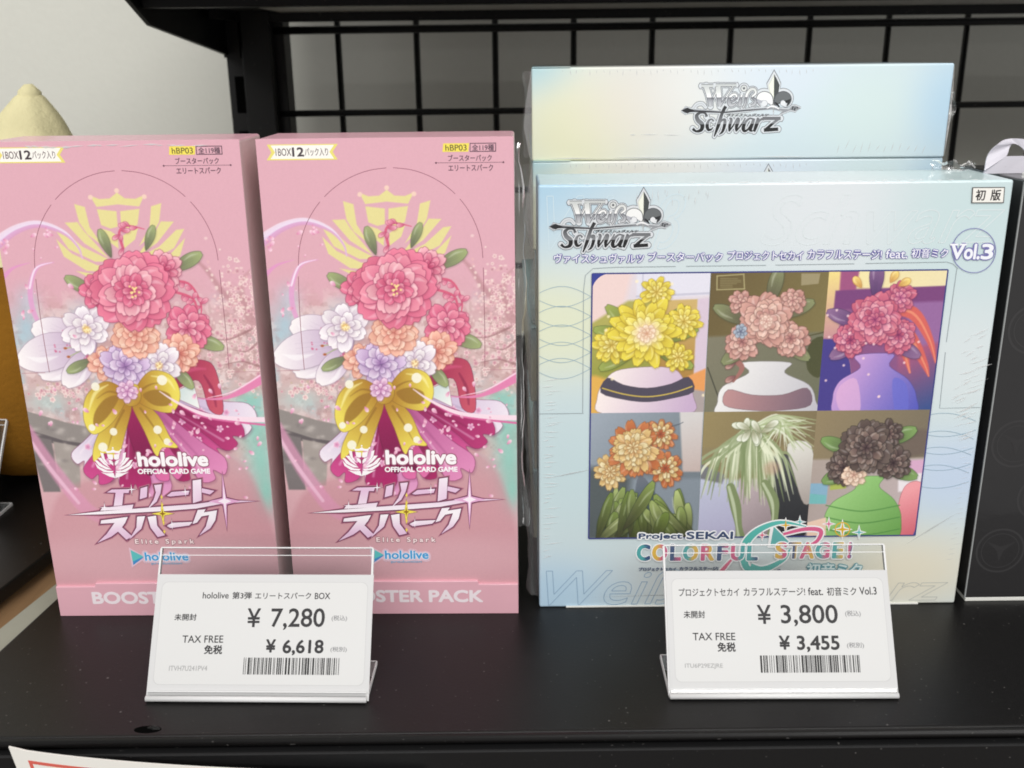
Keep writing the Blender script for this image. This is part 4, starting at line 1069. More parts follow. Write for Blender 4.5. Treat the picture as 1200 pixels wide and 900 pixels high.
# ---------------- six generic flower pictures
PX = [(693, 830, 965, 1107.5), (691, 821, 948, 1071)]        # column lines at top and bottom
def pictures(face, parent, mat, ink):
    u0, v1 = face.px([(693, 320)])[0]; u1, v0 = face.px([(1071, 629)])[0]
    u1 = face.px([(1107.5, 314)])[0][0]; v1 = face.px([(900, 317.5)])[0][1]; v0 = face.px([(900, 629)])[0][1]
    cv = Canvas(face, u0, v0, u1, v1, 620, int(620 * (v1 - v0) / (u1 - u0)), (140, 140, 130))
    f = cv.fill; st = cv.stroke; bl = cv.blob
    r = random.Random(12)
    cols = [0, (face.px([(831, 320)])[0][0] - u0) * cv.k, (face.px([(969, 316)])[0][0] - u0) * cv.k, cv.W]
    rowy = (face.px([(900, 481)])[0][1] - v0) * cv.k
    keep = cv.a.copy()
    def cell(i, j, base):
        cv.a[:] = base
        return (int(cols[i]), int(cols[i + 1]), (int(rowy), cv.H) if j == 0 else (0, int(rowy)))
    def done(c): keep[c[2][0]:c[2][1], c[0]:c[1]] = cv.a[c[2][0]:c[2][1], c[0]:c[1]]
    def sh(*c): return tuple(c)
    # 1 yellow dahlia in a navy-collared white vase, sunny window
    c = cell(0, 0, (224, 214, 222))
    f([(690, 318), (740, 318), (728, 370), (690, 400)], (236, 210, 206), smooth=0, soft=6)
    f([(745, 318), (832, 318), (832, 345), (745, 350)], (226, 224, 236), smooth=0, soft=2); st([(752, 318), (752, 350)], 2, (206, 204, 220)); st([(745, 347), (832, 343)], 2.5, (200, 198, 214))
    f([(690, 380), (735, 352), (770, 350), (760, 460), (690, 470)], (((700, 380), (176, 170, 90)), ((720, 470), (140, 146, 58))), smooth=0, soft=3)
    f([(762, 352), (816, 350), (812, 446), (765, 452)], (((800, 360), (206, 176, 112)), ((780, 450), (168, 124, 58))), smooth=0, soft=1.5); f([(816, 350), (832, 348), (826, 440), (812, 440)], (216, 198, 214), smooth=0, soft=2)
    f([(690, 440), (730, 455), (735, 484), (690, 484)], (226, 176, 84), smooth=4, soft=4); f([(805, 440), (828, 430), (826, 484), (805, 484)], (232, 158, 92), smooth=0, soft=2); f([(790, 452), (828, 458), (826, 484), (786, 484)], (172, 160, 158), smooth=0, soft=2)
    f([(728, 432), (708, 446), (700, 466), (708, 484), (806, 484), (812, 464), (802, 446), (784, 430)], (((705, 450), (248, 236, 232)), ((805, 480), (200, 174, 204))), smooth=5, line=(120, 96, 110))
    f([(712, 442), (730, 450), (758, 454), (786, 449), (806, 441), (812, 458), (786, 466), (758, 470), (730, 467), (704, 459)], (78, 72, 88), smooth=3, soft=.8, line=(50, 44, 60))
    st([(706, 454), (731, 461), (758, 464), (786, 460), (810, 452)], 1.4, (216, 188, 84), smooth=4)
    Y = [((196, 166, 40), (240, 224, 84)), ((212, 184, 52), (246, 236, 118)), ((226, 204, 80), (250, 244, 160))]
    for a in (-2.9, -2.4, -.7, -.25, 2.6, .5): cv.petal((756, 400), a, 62, 17, (92, 112, 44), (158, 172, 86), (70, 84, 40))
    cv.bloom((716, 404), 24, Y, (160, 128, 36), 3, 11, wd=.42, seed=53); cv.bloom((800, 376), 22, Y, (160, 128, 36), 3, 11, wd=.42, seed=54); cv.bloom((768, 342), 20, Y, (160, 128, 36), 3, 10, wd=.42, seed=55); cv.bloom((794, 418), 18, Y, (160, 128, 36), 3, 10, wd=.42, seed=56)
    for a in np.linspace(0, 6.28, 15)[:-1]:
        cv.petal((756, 388), a + r.uniform(-.15, .15), r.uniform(34, 46), 16, (200, 172, 44), (238, 222, 80), (150, 118, 30))
    cv.bloom((756, 388), 34, Y, (160, 128, 36), 4, 13, wd=.42, seed=3)
    bl((757, 390), 15, 14, (250, 226, 196), .9, 2); cv.bloom((757, 390), 11, [((236, 190, 150), (252, 234, 206))], (200, 150, 110), 2, 8, seed=5)
    for i in range(9): bl((r.uniform(695, 825), r.uniform(325, 470)), 2, 2, (255, 240, 200), .8, 2)
    done(c)
    # 2 dusty rose in a white vase before an olive board
    c = cell(1, 0, (112, 100, 66))
    f([(825, 316), (970, 314), (966, 392), (825, 396)], (((830, 320), (104, 88, 54)), ((960, 390), (128, 116, 72))), smooth=0, soft=2)
    f([(825, 394), (968, 388), (960, 484), (822, 484)], (((830, 400), (128, 124, 104)), ((955, 480), (108, 110, 88))), smooth=0, soft=3)
    for P in ([(838, 323), (869, 321)], [(838, 339), (870, 338)], [(838, 323), (838, 339)], [(869, 321), (870, 338)]): st(P, 1.3, (176, 166, 120), smooth=0)
    for i in range(6): st([(842, 326 + i * 2), (842 + r.uniform(8, 24), 326 + i * 2)], .7, (150, 140, 98), smooth=0)
    f([(936, 320), (958, 320), (956, 332), (936, 334)], (158, 146, 112), smooth=0); st([(828, 430), (848, 484)], 1.2, (60, 60, 50), smooth=0); st([(936, 395), (966, 388)], 1.4, (82, 78, 50), smooth=0)
    f([(946, 402), (964, 396), (960, 440), (944, 432)], (76, 78, 48), smooth=4)
    f([(868, 424), (876, 436), (846, 452), (840, 470), (846, 486), (950, 486), (954, 468), (946, 450), (918, 436), (924, 424)], (((845, 440), (240, 238, 236)), ((950, 484), (192, 190, 198))), smooth=5, line=(110, 104, 108))
    f([(852, 456), (880, 462), (915, 462), (944, 454), (948, 474), (915, 480), (880, 480), (848, 474)], (((850, 460), (190, 144, 144)), ((945, 476), (122, 100, 114))), smooth=4, line=(96, 70, 76))
    st([(866, 400), (856, 416), (868, 430), (858, 446)], [7, 8, 6, 3], (164, 112, 104))
    for y in (408, 424, 440): cv.petal((860, y), 2.6, 13, 7, (140, 104, 96), (196, 150, 138), (96, 66, 62))
    D = [((160, 112, 104), (214, 164, 150)), ((180, 130, 120), (226, 182, 166)), ((202, 152, 138), (238, 204, 186))]
    for a, x, y in [(-2.7, 880, 380), (-.4, 905, 372), (2.5, 885, 395), (.6, 905, 392), (-1.3, 898, 360)]: cv.petal((x, y), a, 50, 17, (84, 92, 62), (140, 146, 104), (60, 66, 46))
    cv.bloom((868, 400), 22, D, (108, 74, 70), 4, 9, seed=63); cv.bloom((924, 396), 24, D, (108, 74, 70), 4, 9, seed=64); cv.bloom((926, 352), 17, D, (108, 74, 70), 3, 9, seed=65); cv.bloom((866, 354), 15, D, (108, 74, 70), 3, 8, seed=66)
    cv.bloom((895, 374), 32, D, (108, 74, 70), 5, 11, seed=6)
    bl((896, 376), 9, 9, (246, 222, 204), .6, 2); cv.bloom((896, 376), 8, [((226, 186, 166), (248, 228, 212))], (180, 130, 114), 2, 7, seed=7); cv.bloom((866, 388), 9, [((110, 128, 146), (190, 206, 216))], (80, 90, 110), 2, 7, seed=8)
    done(c)
    # 3 mauve peony at dusk, violet-blue vase
    c = cell(2, 0, (138, 84, 132))
    f([(955, 312), (986, 312), (980, 400), (950, 400)], (((970, 320), (240, 218, 140)), ((965, 400), (196, 140, 150))), smooth=0, soft=3); f([(1000, 312), (1112, 312), (1108, 336), (998, 338)], (((1000, 320), (240, 226, 170)), ((1100, 330), (236, 222, 178))), smooth=0, soft=3)
    f([(982, 314), (1004, 314), (998, 350), (980, 352)], (160, 84, 128), smooth=0, soft=2); f([(976, 340), (1108, 334), (1104, 358), (974, 362)], (122, 66, 122), smooth=0, soft=1.5); f([(1060, 354), (1106, 352), (1098, 420), (1060, 420)], (150, 104, 158), smooth=0, soft=3)
    f([(955, 402), (990, 410), (994, 482), (950, 484)], (70, 60, 138), smooth=4, soft=2, line=(226, 140, 130)); f([(1050, 410), (1100, 400), (1092, 484), (1050, 484)], (((1060, 410), (176, 88, 122)), ((1090, 480), (50, 80, 140))), smooth=0, soft=4)
    for P in ([(1030, 360), (1066, 366), (1086, 396), (1094, 424)], [(1034, 372), (1062, 392), (1080, 424), (1086, 440)], [(1030, 380), (1052, 400), (1064, 436)]): st(P, [16, 15, 9, 2][:len(P)] if len(P) == 4 else [14, 12, 2], (214, 100, 92), soft=1.2); st(P, [3, 3, 2, 1][:len(P)], (238, 150, 118), alpha=.8)
    f([(1000, 416), (1006, 430), (982, 446), (974, 466), (982, 486), (1066, 486), (1072, 464), (1062, 444), (1040, 428), (1044, 414)], (((980, 440), (210, 164, 216)), ((1068, 484), (86, 90, 186))), smooth=5, line=(70, 60, 130))
    f([(984, 450), (1002, 444), (1006, 484), (986, 484), (978, 466)], (226, 178, 216), smooth=4, alpha=.7); f([(1044, 444), (1060, 450), (1062, 480), (1048, 484)], (104, 108, 204), smooth=4, alpha=.7)
    M = [((150, 60, 104), (214, 112, 132)), ((170, 76, 120), (226, 136, 150)), ((196, 100, 140), (236, 166, 176))]
    for a, x, y in [(-2.8, 1010, 380), (2.6, 1010, 395), (.5, 1035, 395), (-1.5, 1022, 350)]: cv.petal((x, y), a, 46, 17, (84, 62, 110), (146, 110, 150), (60, 40, 84))
    cv.bloom((994, 398), 21, M, (104, 36, 86), 4, 9, seed=73); cv.bloom((1050, 392), 23, M, (104, 36, 86), 4, 9, seed=74); cv.bloom((1052, 348), 19, M, (104, 36, 86), 3, 9, seed=75)
    cv.bloom((1022, 374), 33, M, (104, 36, 86), 5, 11, seed=16)
    for a, x, y in [(-2.2, 1006, 336), (-1.0, 1040, 330), (-.5, 1050, 334)]: cv.petal((x, y), a, 15, 9, (226, 180, 90), (248, 222, 130), (180, 120, 60))
    for i in range(16): bl((r.uniform(962, 1100), r.uniform(330, 470)), 1.6, 1.6, (255, 220, 220), .8, 2)
    done(c)
    # 4 cream and rust chrysanthemum over olive leaves, cool wall
    c = cell(0, 1, (136, 146, 156))
    f([(688, 480), (826, 480), (824, 560), (690, 560)], (((700, 490), (156, 166, 178)), ((780, 560), (118, 128, 136))), smooth=0, soft=4); f([(688, 545), (740, 560), (730, 632), (688, 632)], (84, 92, 94), smooth=0, soft=8)
    f([(796, 480), (824, 480), (821, 552), (800, 552)], (((800, 490), (212, 208, 206)), ((815, 550), (196, 178, 172))), smooth=0, soft=2); st([(692, 548), (800, 494)], 1, (110, 118, 126), smooth=0); st([(762, 505), (796, 496)], 1, (90, 96, 106), smooth=0)
    f([(752, 556), (776, 590), (792, 632), (740, 632), (744, 580)], (((760, 560), (110, 116, 126)), ((765, 630), (58, 82, 102))), smooth=4)
    for i in range(52):
        x = r.uniform(694, 818); y = 640 - abs(r.gauss(0, 10)) ; x0 = x
        a = math.atan2(560 - y, 755 - x) + r.uniform(-.5, .5)
        g = r.random(); cv.petal((x, y), a, r.uniform(28, 66), r.uniform(9, 15), (58, 74, 38), tuple(np.array((104, 126, 54)) + g * np.array((96, 88, 90))), (44, 54, 34), lw=.5, bend=r.uniform(-.15, .15))
    Cc = [((170, 78, 50), (206, 130, 78)), ((196, 140, 80), (228, 200, 134)), ((216, 190, 120), (242, 230, 184))]
    cv.bloom((780, 548), 22, Cc, (116, 74, 44), 4, 12, wd=.4, seed=28); cv.bloom((716, 552), 21, Cc[1:], (140, 100, 56), 4, 12, wd=.4, seed=29); cv.bloom((774, 508), 20, Cc, (116, 74, 44), 4, 12, wd=.4, seed=30)
    cv.bloom((744, 526), 34, Cc, (116, 74, 44), 5, 14, wd=.4, seed=26)
    cv.bloom((742, 524), 23, Cc[1:], (140, 100, 56), 4, 12, wd=.42, seed=27)
    done(c)
    # 5 pale green weeping tassels against a dark jug
    c = cell(1, 1, (142, 128, 92))
    f([(818, 478), (962, 478), (958, 520), (818, 524)], (((830, 480), (150, 134, 92)), ((950, 520), (126, 112, 82))), smooth=0, soft=3)
    f([(818, 556), (900, 566), (896, 632), (816, 632)], (((830, 560), (196, 200, 220)), ((860, 632), (180, 176, 206))), smooth=0, soft=3); f([(866, 560), (956, 560), (950, 632), (862, 632)], (((870, 570), (196, 180, 184)), ((940, 632), (130, 116, 120))), smooth=0, soft=3)
    f([(820, 542), (850, 556), (846, 566), (820, 560)], (120, 120, 124), smooth=0, soft=2)
    f([(906, 534), (948, 546), (952, 600), (938, 632), (914, 626), (902, 590)], (((910, 540), (72, 74, 76)), ((940, 620), (50, 50, 54))), smooth=4, line=(36, 36, 38)); f([(922, 520), (950, 522), (954, 578), (942, 590), (930, 556)], (((925, 525), (222, 220, 212)), ((950, 585), (176, 166, 160))), smooth=4, line=(110, 104, 96))
    for i in range(150):
        x = r.gauss(878, 17); x2 = x + (x - 876) * .55 + r.uniform(-7, 7); y0 = 500 + abs(x - 880) * .35 + r.uniform(-6, 8); y1 = r.uniform(540, 592)
        g = r.random(); cl = tuple(np.array((122, 138, 92)) + g * np.array((112, 100, 118)))
        st([(880 + (x - 880) * .25, y0 - 4), (x, y0 + 16), ((x + x2) / 2, (y0 + y1) / 2), (x2, y1)], [2.4, 3.4, 2.8, .6], cl, alpha=.85, soft=.8)
    for i in range(60):
        x = r.uniform(880, 962); st([(884, 496 + r.uniform(0, 8)), (912, 490 + r.uniform(-4, 14)), (x, 500 + r.uniform(-10, 30))], [1.5, 2.6, .6], r.choice([(232, 236, 216), (196, 206, 168), (166, 180, 132)]), alpha=.8)
    for P in ([(856, 570), (862, 592), (866, 616), (868, 630)], [(896, 566), (906, 586), (908, 606), (904, 630)]):
        st(P, [10, 13, 8, 12], (132, 146, 104)); st([(a - 2, b) for a, b in P], [3, 4, 2, 4], (206, 216, 184), alpha=.8)
    for i in range(12): cv.petal((884 + r.uniform(-12, 12), 502 + r.uniform(-4, 6)), r.uniform(0, 6.28), 17, 8, (170, 184, 136), (240, 244, 228), (110, 124, 84), lw=.4)
    bl((904, 548), 10, 9, (196, 160, 138), .6, 2)
    done(c)
    # 6 dark chocolate bloom in a green vase, pink bowl
    c = cell(2, 1, (150, 138, 118))
    f([(946, 478), (1092, 476), (1086, 536), (944, 540)], (((960, 480), (146, 130, 98)), ((1080, 530), (120, 110, 92))), smooth=0, soft=3); f([(944, 538), (1084, 536), (1072, 632), (944, 632)], (((960, 545), (176, 162, 154)), ((1060, 620), (196, 180, 182))), smooth=0, soft=3)
    f([(1050, 540), (1086, 538), (1080, 556), (1050, 558)], (216, 170, 200), smooth=0, soft=2); f([(1052, 556), (1080, 554), (1076, 576), (1052, 576)], (236, 228, 232), smooth=0, soft=2); f([(1046, 508), (1086, 504), (1084, 530), (1046, 534)], (112, 98, 88), smooth=5, soft=4)
    f([(973, 552), (992, 550), (991, 572), (972, 574)], (176, 188, 92), smooth=0); f([(949, 566), (970, 566), (968, 590), (948, 590)], (140, 180, 204), smooth=0, soft=1); f([(949, 578), (968, 580), (967, 590), (948, 590)], (122, 190, 190), smooth=0)
    f([(1052, 632), (1052, 596), (1060, 570), (1076, 564), (1086, 580), (1078, 632)], (((1055, 580), (240, 160, 166)), ((1080, 630), (206, 96, 110))), smooth=5, line=(160, 70, 84)); f([(1068, 632), (1074, 618), (1080, 612), (1078, 632)], (70, 84, 150), smooth=0)
    f([(998, 560), (1002, 572), (976, 588), (966, 608), (972, 634), (1046, 634), (1056, 608), (1048, 586), (1030, 570), (1034, 558)], (((970, 580), (164, 212, 134)), ((1052, 630), (106, 160, 80))), smooth=5, line=(66, 110, 56))
    for y in (592, 606, 620): st([(968, y), (1010, y + 7), (1054, y)], 1.3, (86, 140, 72))
    f([(946, 612), (968, 606), (968, 634), (946, 634)], (240, 208, 186), smooth=0, soft=1)
    B = [((46, 38, 36), (104, 90, 82)), ((58, 48, 46), (124, 108, 98)), ((76, 62, 58), (146, 126, 114))]
    for a, x, y in [(-2.8, 1005, 530), (2.7, 1005, 545), (.3, 1030, 545), (-.4, 1030, 520)]: cv.petal((x, y), a, 46, 17, (72, 104, 54), (130, 164, 96), (50, 70, 40))
    cv.bloom((988, 548), 22, B, (34, 28, 28), 4, 10, wd=.56, seed=38); cv.bloom((1046, 542), 22, B, (34, 28, 28), 4, 10, wd=.56, seed=39); cv.bloom((1040, 508), 18, B, (34, 28, 28), 3, 10, wd=.56, seed=40); cv.bloom((1000, 556), 15, [((206, 168, 140), (246, 222, 196)), ((220, 186, 156), (248, 228, 206))], (150, 110, 90), 3, 8, seed=41)
    cv.bloom((1014, 524), 33, B, (34, 28, 28), 5, 12, wd=.56, seed=36)
    done(c)
    cv.a[:] = keep + (cv.noise(2, 31, 2)[..., None] - .5) * 5
    n = face.next()
    ck = [c_ / cv.k + u0 for c_ in cols]; rk = rowy / cv.k + v0
    labs = [['yellow dahlia picture', 'dusty rose picture', 'mauve peony picture'], ['cream chrysanthemum picture', 'pale green tassel plant picture', 'dark bloom picture']]
    for j in range(2):
        for i in range(3):
            lo = 0.5 / cv.k
            o = cv.build('picture', mat, parent, n, cut=(ck[i] - (lo if i else 0), rk if j == 0 else v0, ck[i + 1], v1 if j == 0 else rk + 1.0 / cv.k))
            o['label'] = labs[j][i]
    # thin navy edge and the cut corner
    p = Print(face); nv = (62, 66, 128)
    p.usepx = False
    for a, b in (((u0, v1), (u1, v1)), ((u0, v0), (u1, v0)), ((u0, v0), (u0, v1)), ((u1, v0), (u1, v1))): p.stroke([a, b], .045, nv)
    R_ = .55; P = [(u0, v1), (u0 + R_, v1)] + [(u0 + R_ - R_ * math.sin(t), v1 - R_ + R_ * math.cos(t)) for t in np.linspace(0, math.pi / 2, 10)]
    p.poly(P, (56, 66, 146))
    p.build('picture_border', ink, parent)

def pastel_box():
    t = thing('pastel_card_box', 'pastel blue box standing upright with six pictures in a grid on its front', 'box', (0.293 + 7, -0.178, 0), (0, 0, -0.0036))
    b = MB(); b.box(-7, 7, 0, WD, 0, WHT, bevel=0.07, seg=3)
    b.build('carton', STAND_MAT, t)
    F = Face(14.0, WHT, PLAN_W, lambda u, v, n: (u - 7, -n, v))
    ink = inked('flat_inks'); am = inked('picture_inks', 0.4, 0.12)
    # ghost outlines of the word mark, top (pale) and foot (grey)
    p = Print(F)
    for body, box, c in [('Weiß', (640, 228, 800, 292), (206, 224, 232)), ('Schwarz', (890, 226, 1172, 285), (221, 229, 231))]:
        u0, v0, u1, v1 = F.rect(*box); V2, T = glyphs(body, .35, 1.0); p = Print(F); outline_text(p, body, (u0, v0, u1, v1), c, .022); p.build('ghost_lettering', ink, t)
    for body, box, c in [('Weiß', (642, 668, 800, 709), (140, 168, 192)), ('Schwarz', (840, 674, 1112, 706), (186, 188, 182))]:
        p = Print(F); outline_text(p, body, F.rect(*box), c, .022); p.build('foot_lettering', ink, t)
    # thin ellipses left and right
    p = Print(F); c = (152, 176, 190)
    for y in (347, 370, 392, 412, 431):
        for s_ in (1, -1): p.stroke([(632 + 60 * k / 30, y + s_ * 12 * math.sin(math.pi * (0.12 + .88 * k / 30))) for k in range(31)], .6, c)
    p.build('ellipse_lines', ink, t); p = Print(F)
    for y in (506, 527, 546, 567):
        for s_ in (1, -1): p.stroke([(1076 + 68 * k / 30 - (y - 500) * .125, y - 7 + s_ * 19 * math.sin(math.pi * (0.2 + .68 * k / 30)) * (.65 if s_ > 0 else .8)) for k in range(31)], .6, c)
    p.build('ellipse_lines', ink, t)
    # cut line around the pictures
    p = Print(F); c = (150, 160, 164)
    p.stroke([(683, 483), (683, 340), (685, 322), (694, 314), (720, 312.5), (790, 311.5)], .7, c); p.stroke([(802, 311.3), (895, 310)], .7, c); p.stroke([(906, 309.8), (998, 308.2)], .7, c); p.stroke([(1011, 307.8), (1106, 306), (1113, 308), (1119, 314)], .7, c)
    p.stroke([(1118, 314), (1107, 400)], .7, c); p.stroke([(1106, 412), (1100, 478), (1148, 477)], .7, c); p.stroke([(632, 484), (684, 483.5)], .7, c)
    p.build('cut_line', ink, t)
    brand_logo(F, t, 630.5, 220.5, 1 / 7.06, ink)
    # long title, white letters in violet
    p = Print(F)
    B = [('ヴァイスシュヴァルツ', 648.5, 296.8, 753, 307.8), ('ブースターパック', 757.5, 294.6, 844.5, 305.8), ('プロジェクトセカイ', 850, 293, 938.5, 303.8), ('カラフルステージ!', 943, 291.6, 1030, 302.8), ('feat.', 1034.5, 291.2, 1060, 301.8), ('初音ミク', 1064.5, 290, 1107.5, 301)]
    for s_, x0, y0, x1, y1 in B: p.text(s_, (x0 - .6, y0 - .6, x1 + .6, y1 + .6), (98, 94, 160), .028, ring=8)
    for s_, x0, y0, x1, y1 in B: p.text(s_, (x0, y0, x1, y1), (238, 238, 246), .004, ring=6)
    p.build('title_lettering', ink, t)
    p = Print(F)
    p.ring((1137.5, 292.5), 25.5, 26, .9, (126, 126, 178), n=60)
    vol = [('V', 1110, 284.5, 1127, 302.8), ('ol.', 1126, 284.5, 1145, 303), ('3', 1146, 284.5, 1160.5, 303)]
    for s_, x0, y0, x1, y1 in vol: p.text(s_, (x0 - 1.2, y0 - 1.2, x1 + 1.2, y1 + 1.2), (116, 112, 172), .06, ring=10)
    for s_, x0, y0, x1, y1 in vol: p.text(s_, (x0, y0, x1, y1), (238, 240, 246), .018, ring=8)
    p.poly([(1109.5, 284.5), (1119, 284.5), (1119, 286.5), (1109.5, 286.5)], (242, 242, 248)); p.poly([(1121, 284.5), (1129, 284.5), (1129, 286.5), (1121, 286.5)], (242, 242, 248))
    p.build('volume_mark', ink, t)
    p = Print(F)
    p.poly([(1134.5, 218.3), (1172.8, 218), (1171.6, 236.8), (1133.6, 237)], (80, 76, 76)); p.poly([(1135.6, 219.4), (1171.7, 219.1), (1170.6, 235.8), (1134.8, 236)], (238, 236, 230))
    p.text('初', (1138.5, 221, 1150, 234), (46, 42, 42), .008); p.text('版', (1156, 221, 1168, 234), (46, 42, 42), .008)
    p.build('edition_mark', ink, t)
    pictures(F, t, am, ink)
    # stage logo: ring, play arrow, stars, words
    p = Print(F)
    for gw, W_ in ((3.2, True), (0, False)):
        def co(c): return (244, 244, 244) if W_ else c
        p.stroke([(945, 617), (915, 612), (888, 622), (873, 640), (874, 662), (884, 672)], np.array([1, 4, 7, 9, 8, 6]) + gw, co((94, 186, 176)), smooth=6)
        p.stroke([(918, 626), (944, 620), (962, 622), (958, 634), (946, 640)], np.array([3, 4.5, 5, 4, 2]) + gw, co((222, 104, 146)), smooth=6)
        p.poly([(907 - gw, 617 - gw * 1.6), (930 + gw * 1.4, 640 + gw * .6), (903 - gw, 640 + gw * .6)], co((104, 180, 176)))
        p.stroke([(846, 670), (856, 658), (862, 652)], np.array([5, 3, 1]) + gw, co((226, 110, 140)), smooth=4); p.stroke([(880, 664), (892, 668), (905, 664), (920, 655), (926, 644)], np.array([8, 8, 6, 4, 2]) + gw, co((94, 186, 176)), smooth=5)
        for x, y, q_, c in [(893.5, 627, 5.5, (222, 96, 130)), (921, 615.5, 7, (224, 178, 52)), (937.5, 611.5, 5.5, (98, 186, 186)), (971.5, 614, 6, (222, 104, 146)), (987.5, 620.5, 9.5, (224, 178, 52)), (1007, 624, 6.5, (98, 186, 190))]:
            p.star4((x, y), q_ + gw * .8, (q_ + gw * .8) * 1.05, co(c), .3 if W_ else .2)
    p.ring((987.5, 620.5), 8.5, 8, 1.3, (224, 178, 52))
    p.build('stage_emblem', ink, t)
    p = Print(F)
    nav = (62, 78, 112)
    for s_, b_ in [('Project', (749, 624.5, 800, 632.8)), ('SEKAI', (805, 622.6, 859.5, 631.6))]:
        x0, y0, x1, y1 = b_
        p.text(s_, (x0 - 1.6, y0 - 1.6, x1 + 1.6, y1 + 1.6), (244, 245, 246), .06, ring=12); p.text(s_, b_, nav, .014, ring=8)
    word = 'COLORFUL STAGE!'; xs = [747, 766, 784, 797, 817, 836, 852, 869, 886, 905, 918, 935, 952, 972, 991, 1003]
    X0 = {0: (747, 763), 1: (765, 783), 2: (786, 799), 3: (801, 819), 4: (822, 838), 5: (841, 854), 6: (857, 873), 7: (876, 889), 9: (909, 923), 10: (924, 939), 11: (938, 955), 12: (956, 973), 13: (976, 989), 14: (994, 999)}
    tl, pk, yl, nb = (86, 170, 170), (214, 98, 138), (226, 184, 84), (66, 88, 128)
    duo = [(tl, nb), (yl, pk), (nb, pk), (tl, yl), (pk, yl), (nb, pk), (pk, tl), (tl, nb), None, (yl, pk), (nb, yl), (pk, yl), (tl, pk), (tl, yl), (pk, nb)]
    for i, ch in enumerate(word):
        if ch == ' ': continue
        a, b_ = X0[i]; k = 2.0 if i > 8 else 0
        p.text(ch, (a - 1.4, 637.4 - k - 1.4, b_ + 1.4, 657 - k + 1.4), (244, 245, 246), .07, ring=10)
    for i, ch in enumerate(word):
        if ch == ' ': continue
        a, b_ = X0[i]; k = 2.0 if i > 8 else 0
        um = F.px([((a + b_) / 2, 647)])[0][0]; hw = abs(F.px([(b_, 647)])[0][0] - um)
        c1, c2 = duo[i]
        def colf(u, v, c1=c1, c2=c2, um=um, hw=hw):
            s_ = 0 if u < um + .1 * hw else 1
            return c1 if s_ == 0 else c2
        p.text(ch, (a, 637.4 - k, b_, 657 - k), colf, .034, ring=10)
    p.text('プロジェクトセカイ', (749.5, 664.6, 793.5, 668.6), nav, .008, ring=6); p.text('カラフルステージ!', (797, 664, 842.5, 668.4), nav, .008, ring=6)
    p.text('feat.', (910, 667, 936, 674), nav, .012, ring=6)
    p.text('初音ミク', (945, 659, 1012, 678), (90, 150, 160), .055, ring=8); p.text('初音ミク', (946, 660, 1011, 677), (214, 230, 228), .012, ring=6)
    p.build('stage_lettering', ink, t)
    # white bottom flap edge
    b = MB(); b.box(-6.1, 5.75, -0.05, 0.0, 0.005, 0.06, bevel=.01)
    b.build('bottom_flap', paper('white_board', (226, 226, 220)), t)
    # loose wrap at the left side, folded ears below and above
    film_strip('wrap_seam', t, [(-7.02, .25, 14.0), (-7.05, .5, 10.5), (-7.05, .5, 6.5), (-7.02, .5, 3.5), (-7.0, .2, .3)], -0.5, 9, n=44, m=6, amp=0.25, mat=FILM, normal=(0, 1, 0), across=(1, -0.7, 0), ragged=.5)
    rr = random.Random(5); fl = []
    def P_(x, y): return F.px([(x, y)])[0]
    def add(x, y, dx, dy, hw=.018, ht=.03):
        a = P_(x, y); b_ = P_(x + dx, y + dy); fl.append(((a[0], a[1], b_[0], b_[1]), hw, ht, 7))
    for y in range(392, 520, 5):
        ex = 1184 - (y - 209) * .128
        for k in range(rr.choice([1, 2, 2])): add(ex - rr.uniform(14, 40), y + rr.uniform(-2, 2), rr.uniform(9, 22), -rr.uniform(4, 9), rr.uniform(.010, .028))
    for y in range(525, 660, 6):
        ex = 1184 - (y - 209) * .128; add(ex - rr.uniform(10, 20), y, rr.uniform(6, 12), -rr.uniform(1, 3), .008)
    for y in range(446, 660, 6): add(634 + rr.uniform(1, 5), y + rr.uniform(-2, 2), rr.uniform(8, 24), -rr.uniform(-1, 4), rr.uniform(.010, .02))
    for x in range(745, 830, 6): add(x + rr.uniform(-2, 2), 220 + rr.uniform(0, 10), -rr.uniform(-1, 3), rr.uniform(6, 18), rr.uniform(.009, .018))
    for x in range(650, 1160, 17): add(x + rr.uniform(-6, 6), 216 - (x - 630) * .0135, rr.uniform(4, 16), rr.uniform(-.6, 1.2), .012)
    fold_glints('wrap_fold_glints', t, fl, PLEAT_GLINT)  # pale strokes painted where the wrap glints near the edges
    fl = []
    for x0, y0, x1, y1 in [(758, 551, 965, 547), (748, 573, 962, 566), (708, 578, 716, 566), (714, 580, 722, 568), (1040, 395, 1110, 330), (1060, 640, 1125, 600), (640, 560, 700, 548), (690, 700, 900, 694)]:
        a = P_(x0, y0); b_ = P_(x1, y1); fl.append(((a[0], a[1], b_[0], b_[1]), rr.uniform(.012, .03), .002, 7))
    fold_glints('wrap_crease_glints', t, fl, clear('film_crease_glint', (255, 255, 255), rough=.15, veil=.26))  # faint whitish lines painted as glints across the front
    film_strip('wrap_seam', t, [(5.6, 2.6, WHT), (6.4, 2.6, WHT), (7.0, 2.6, WHT + .0)], 0.4, 29, n=26, m=5, amp=0.28, mat=FILM, normal=(0, -1, 0), across=(0, .2, 1), ragged=.7)
    return t

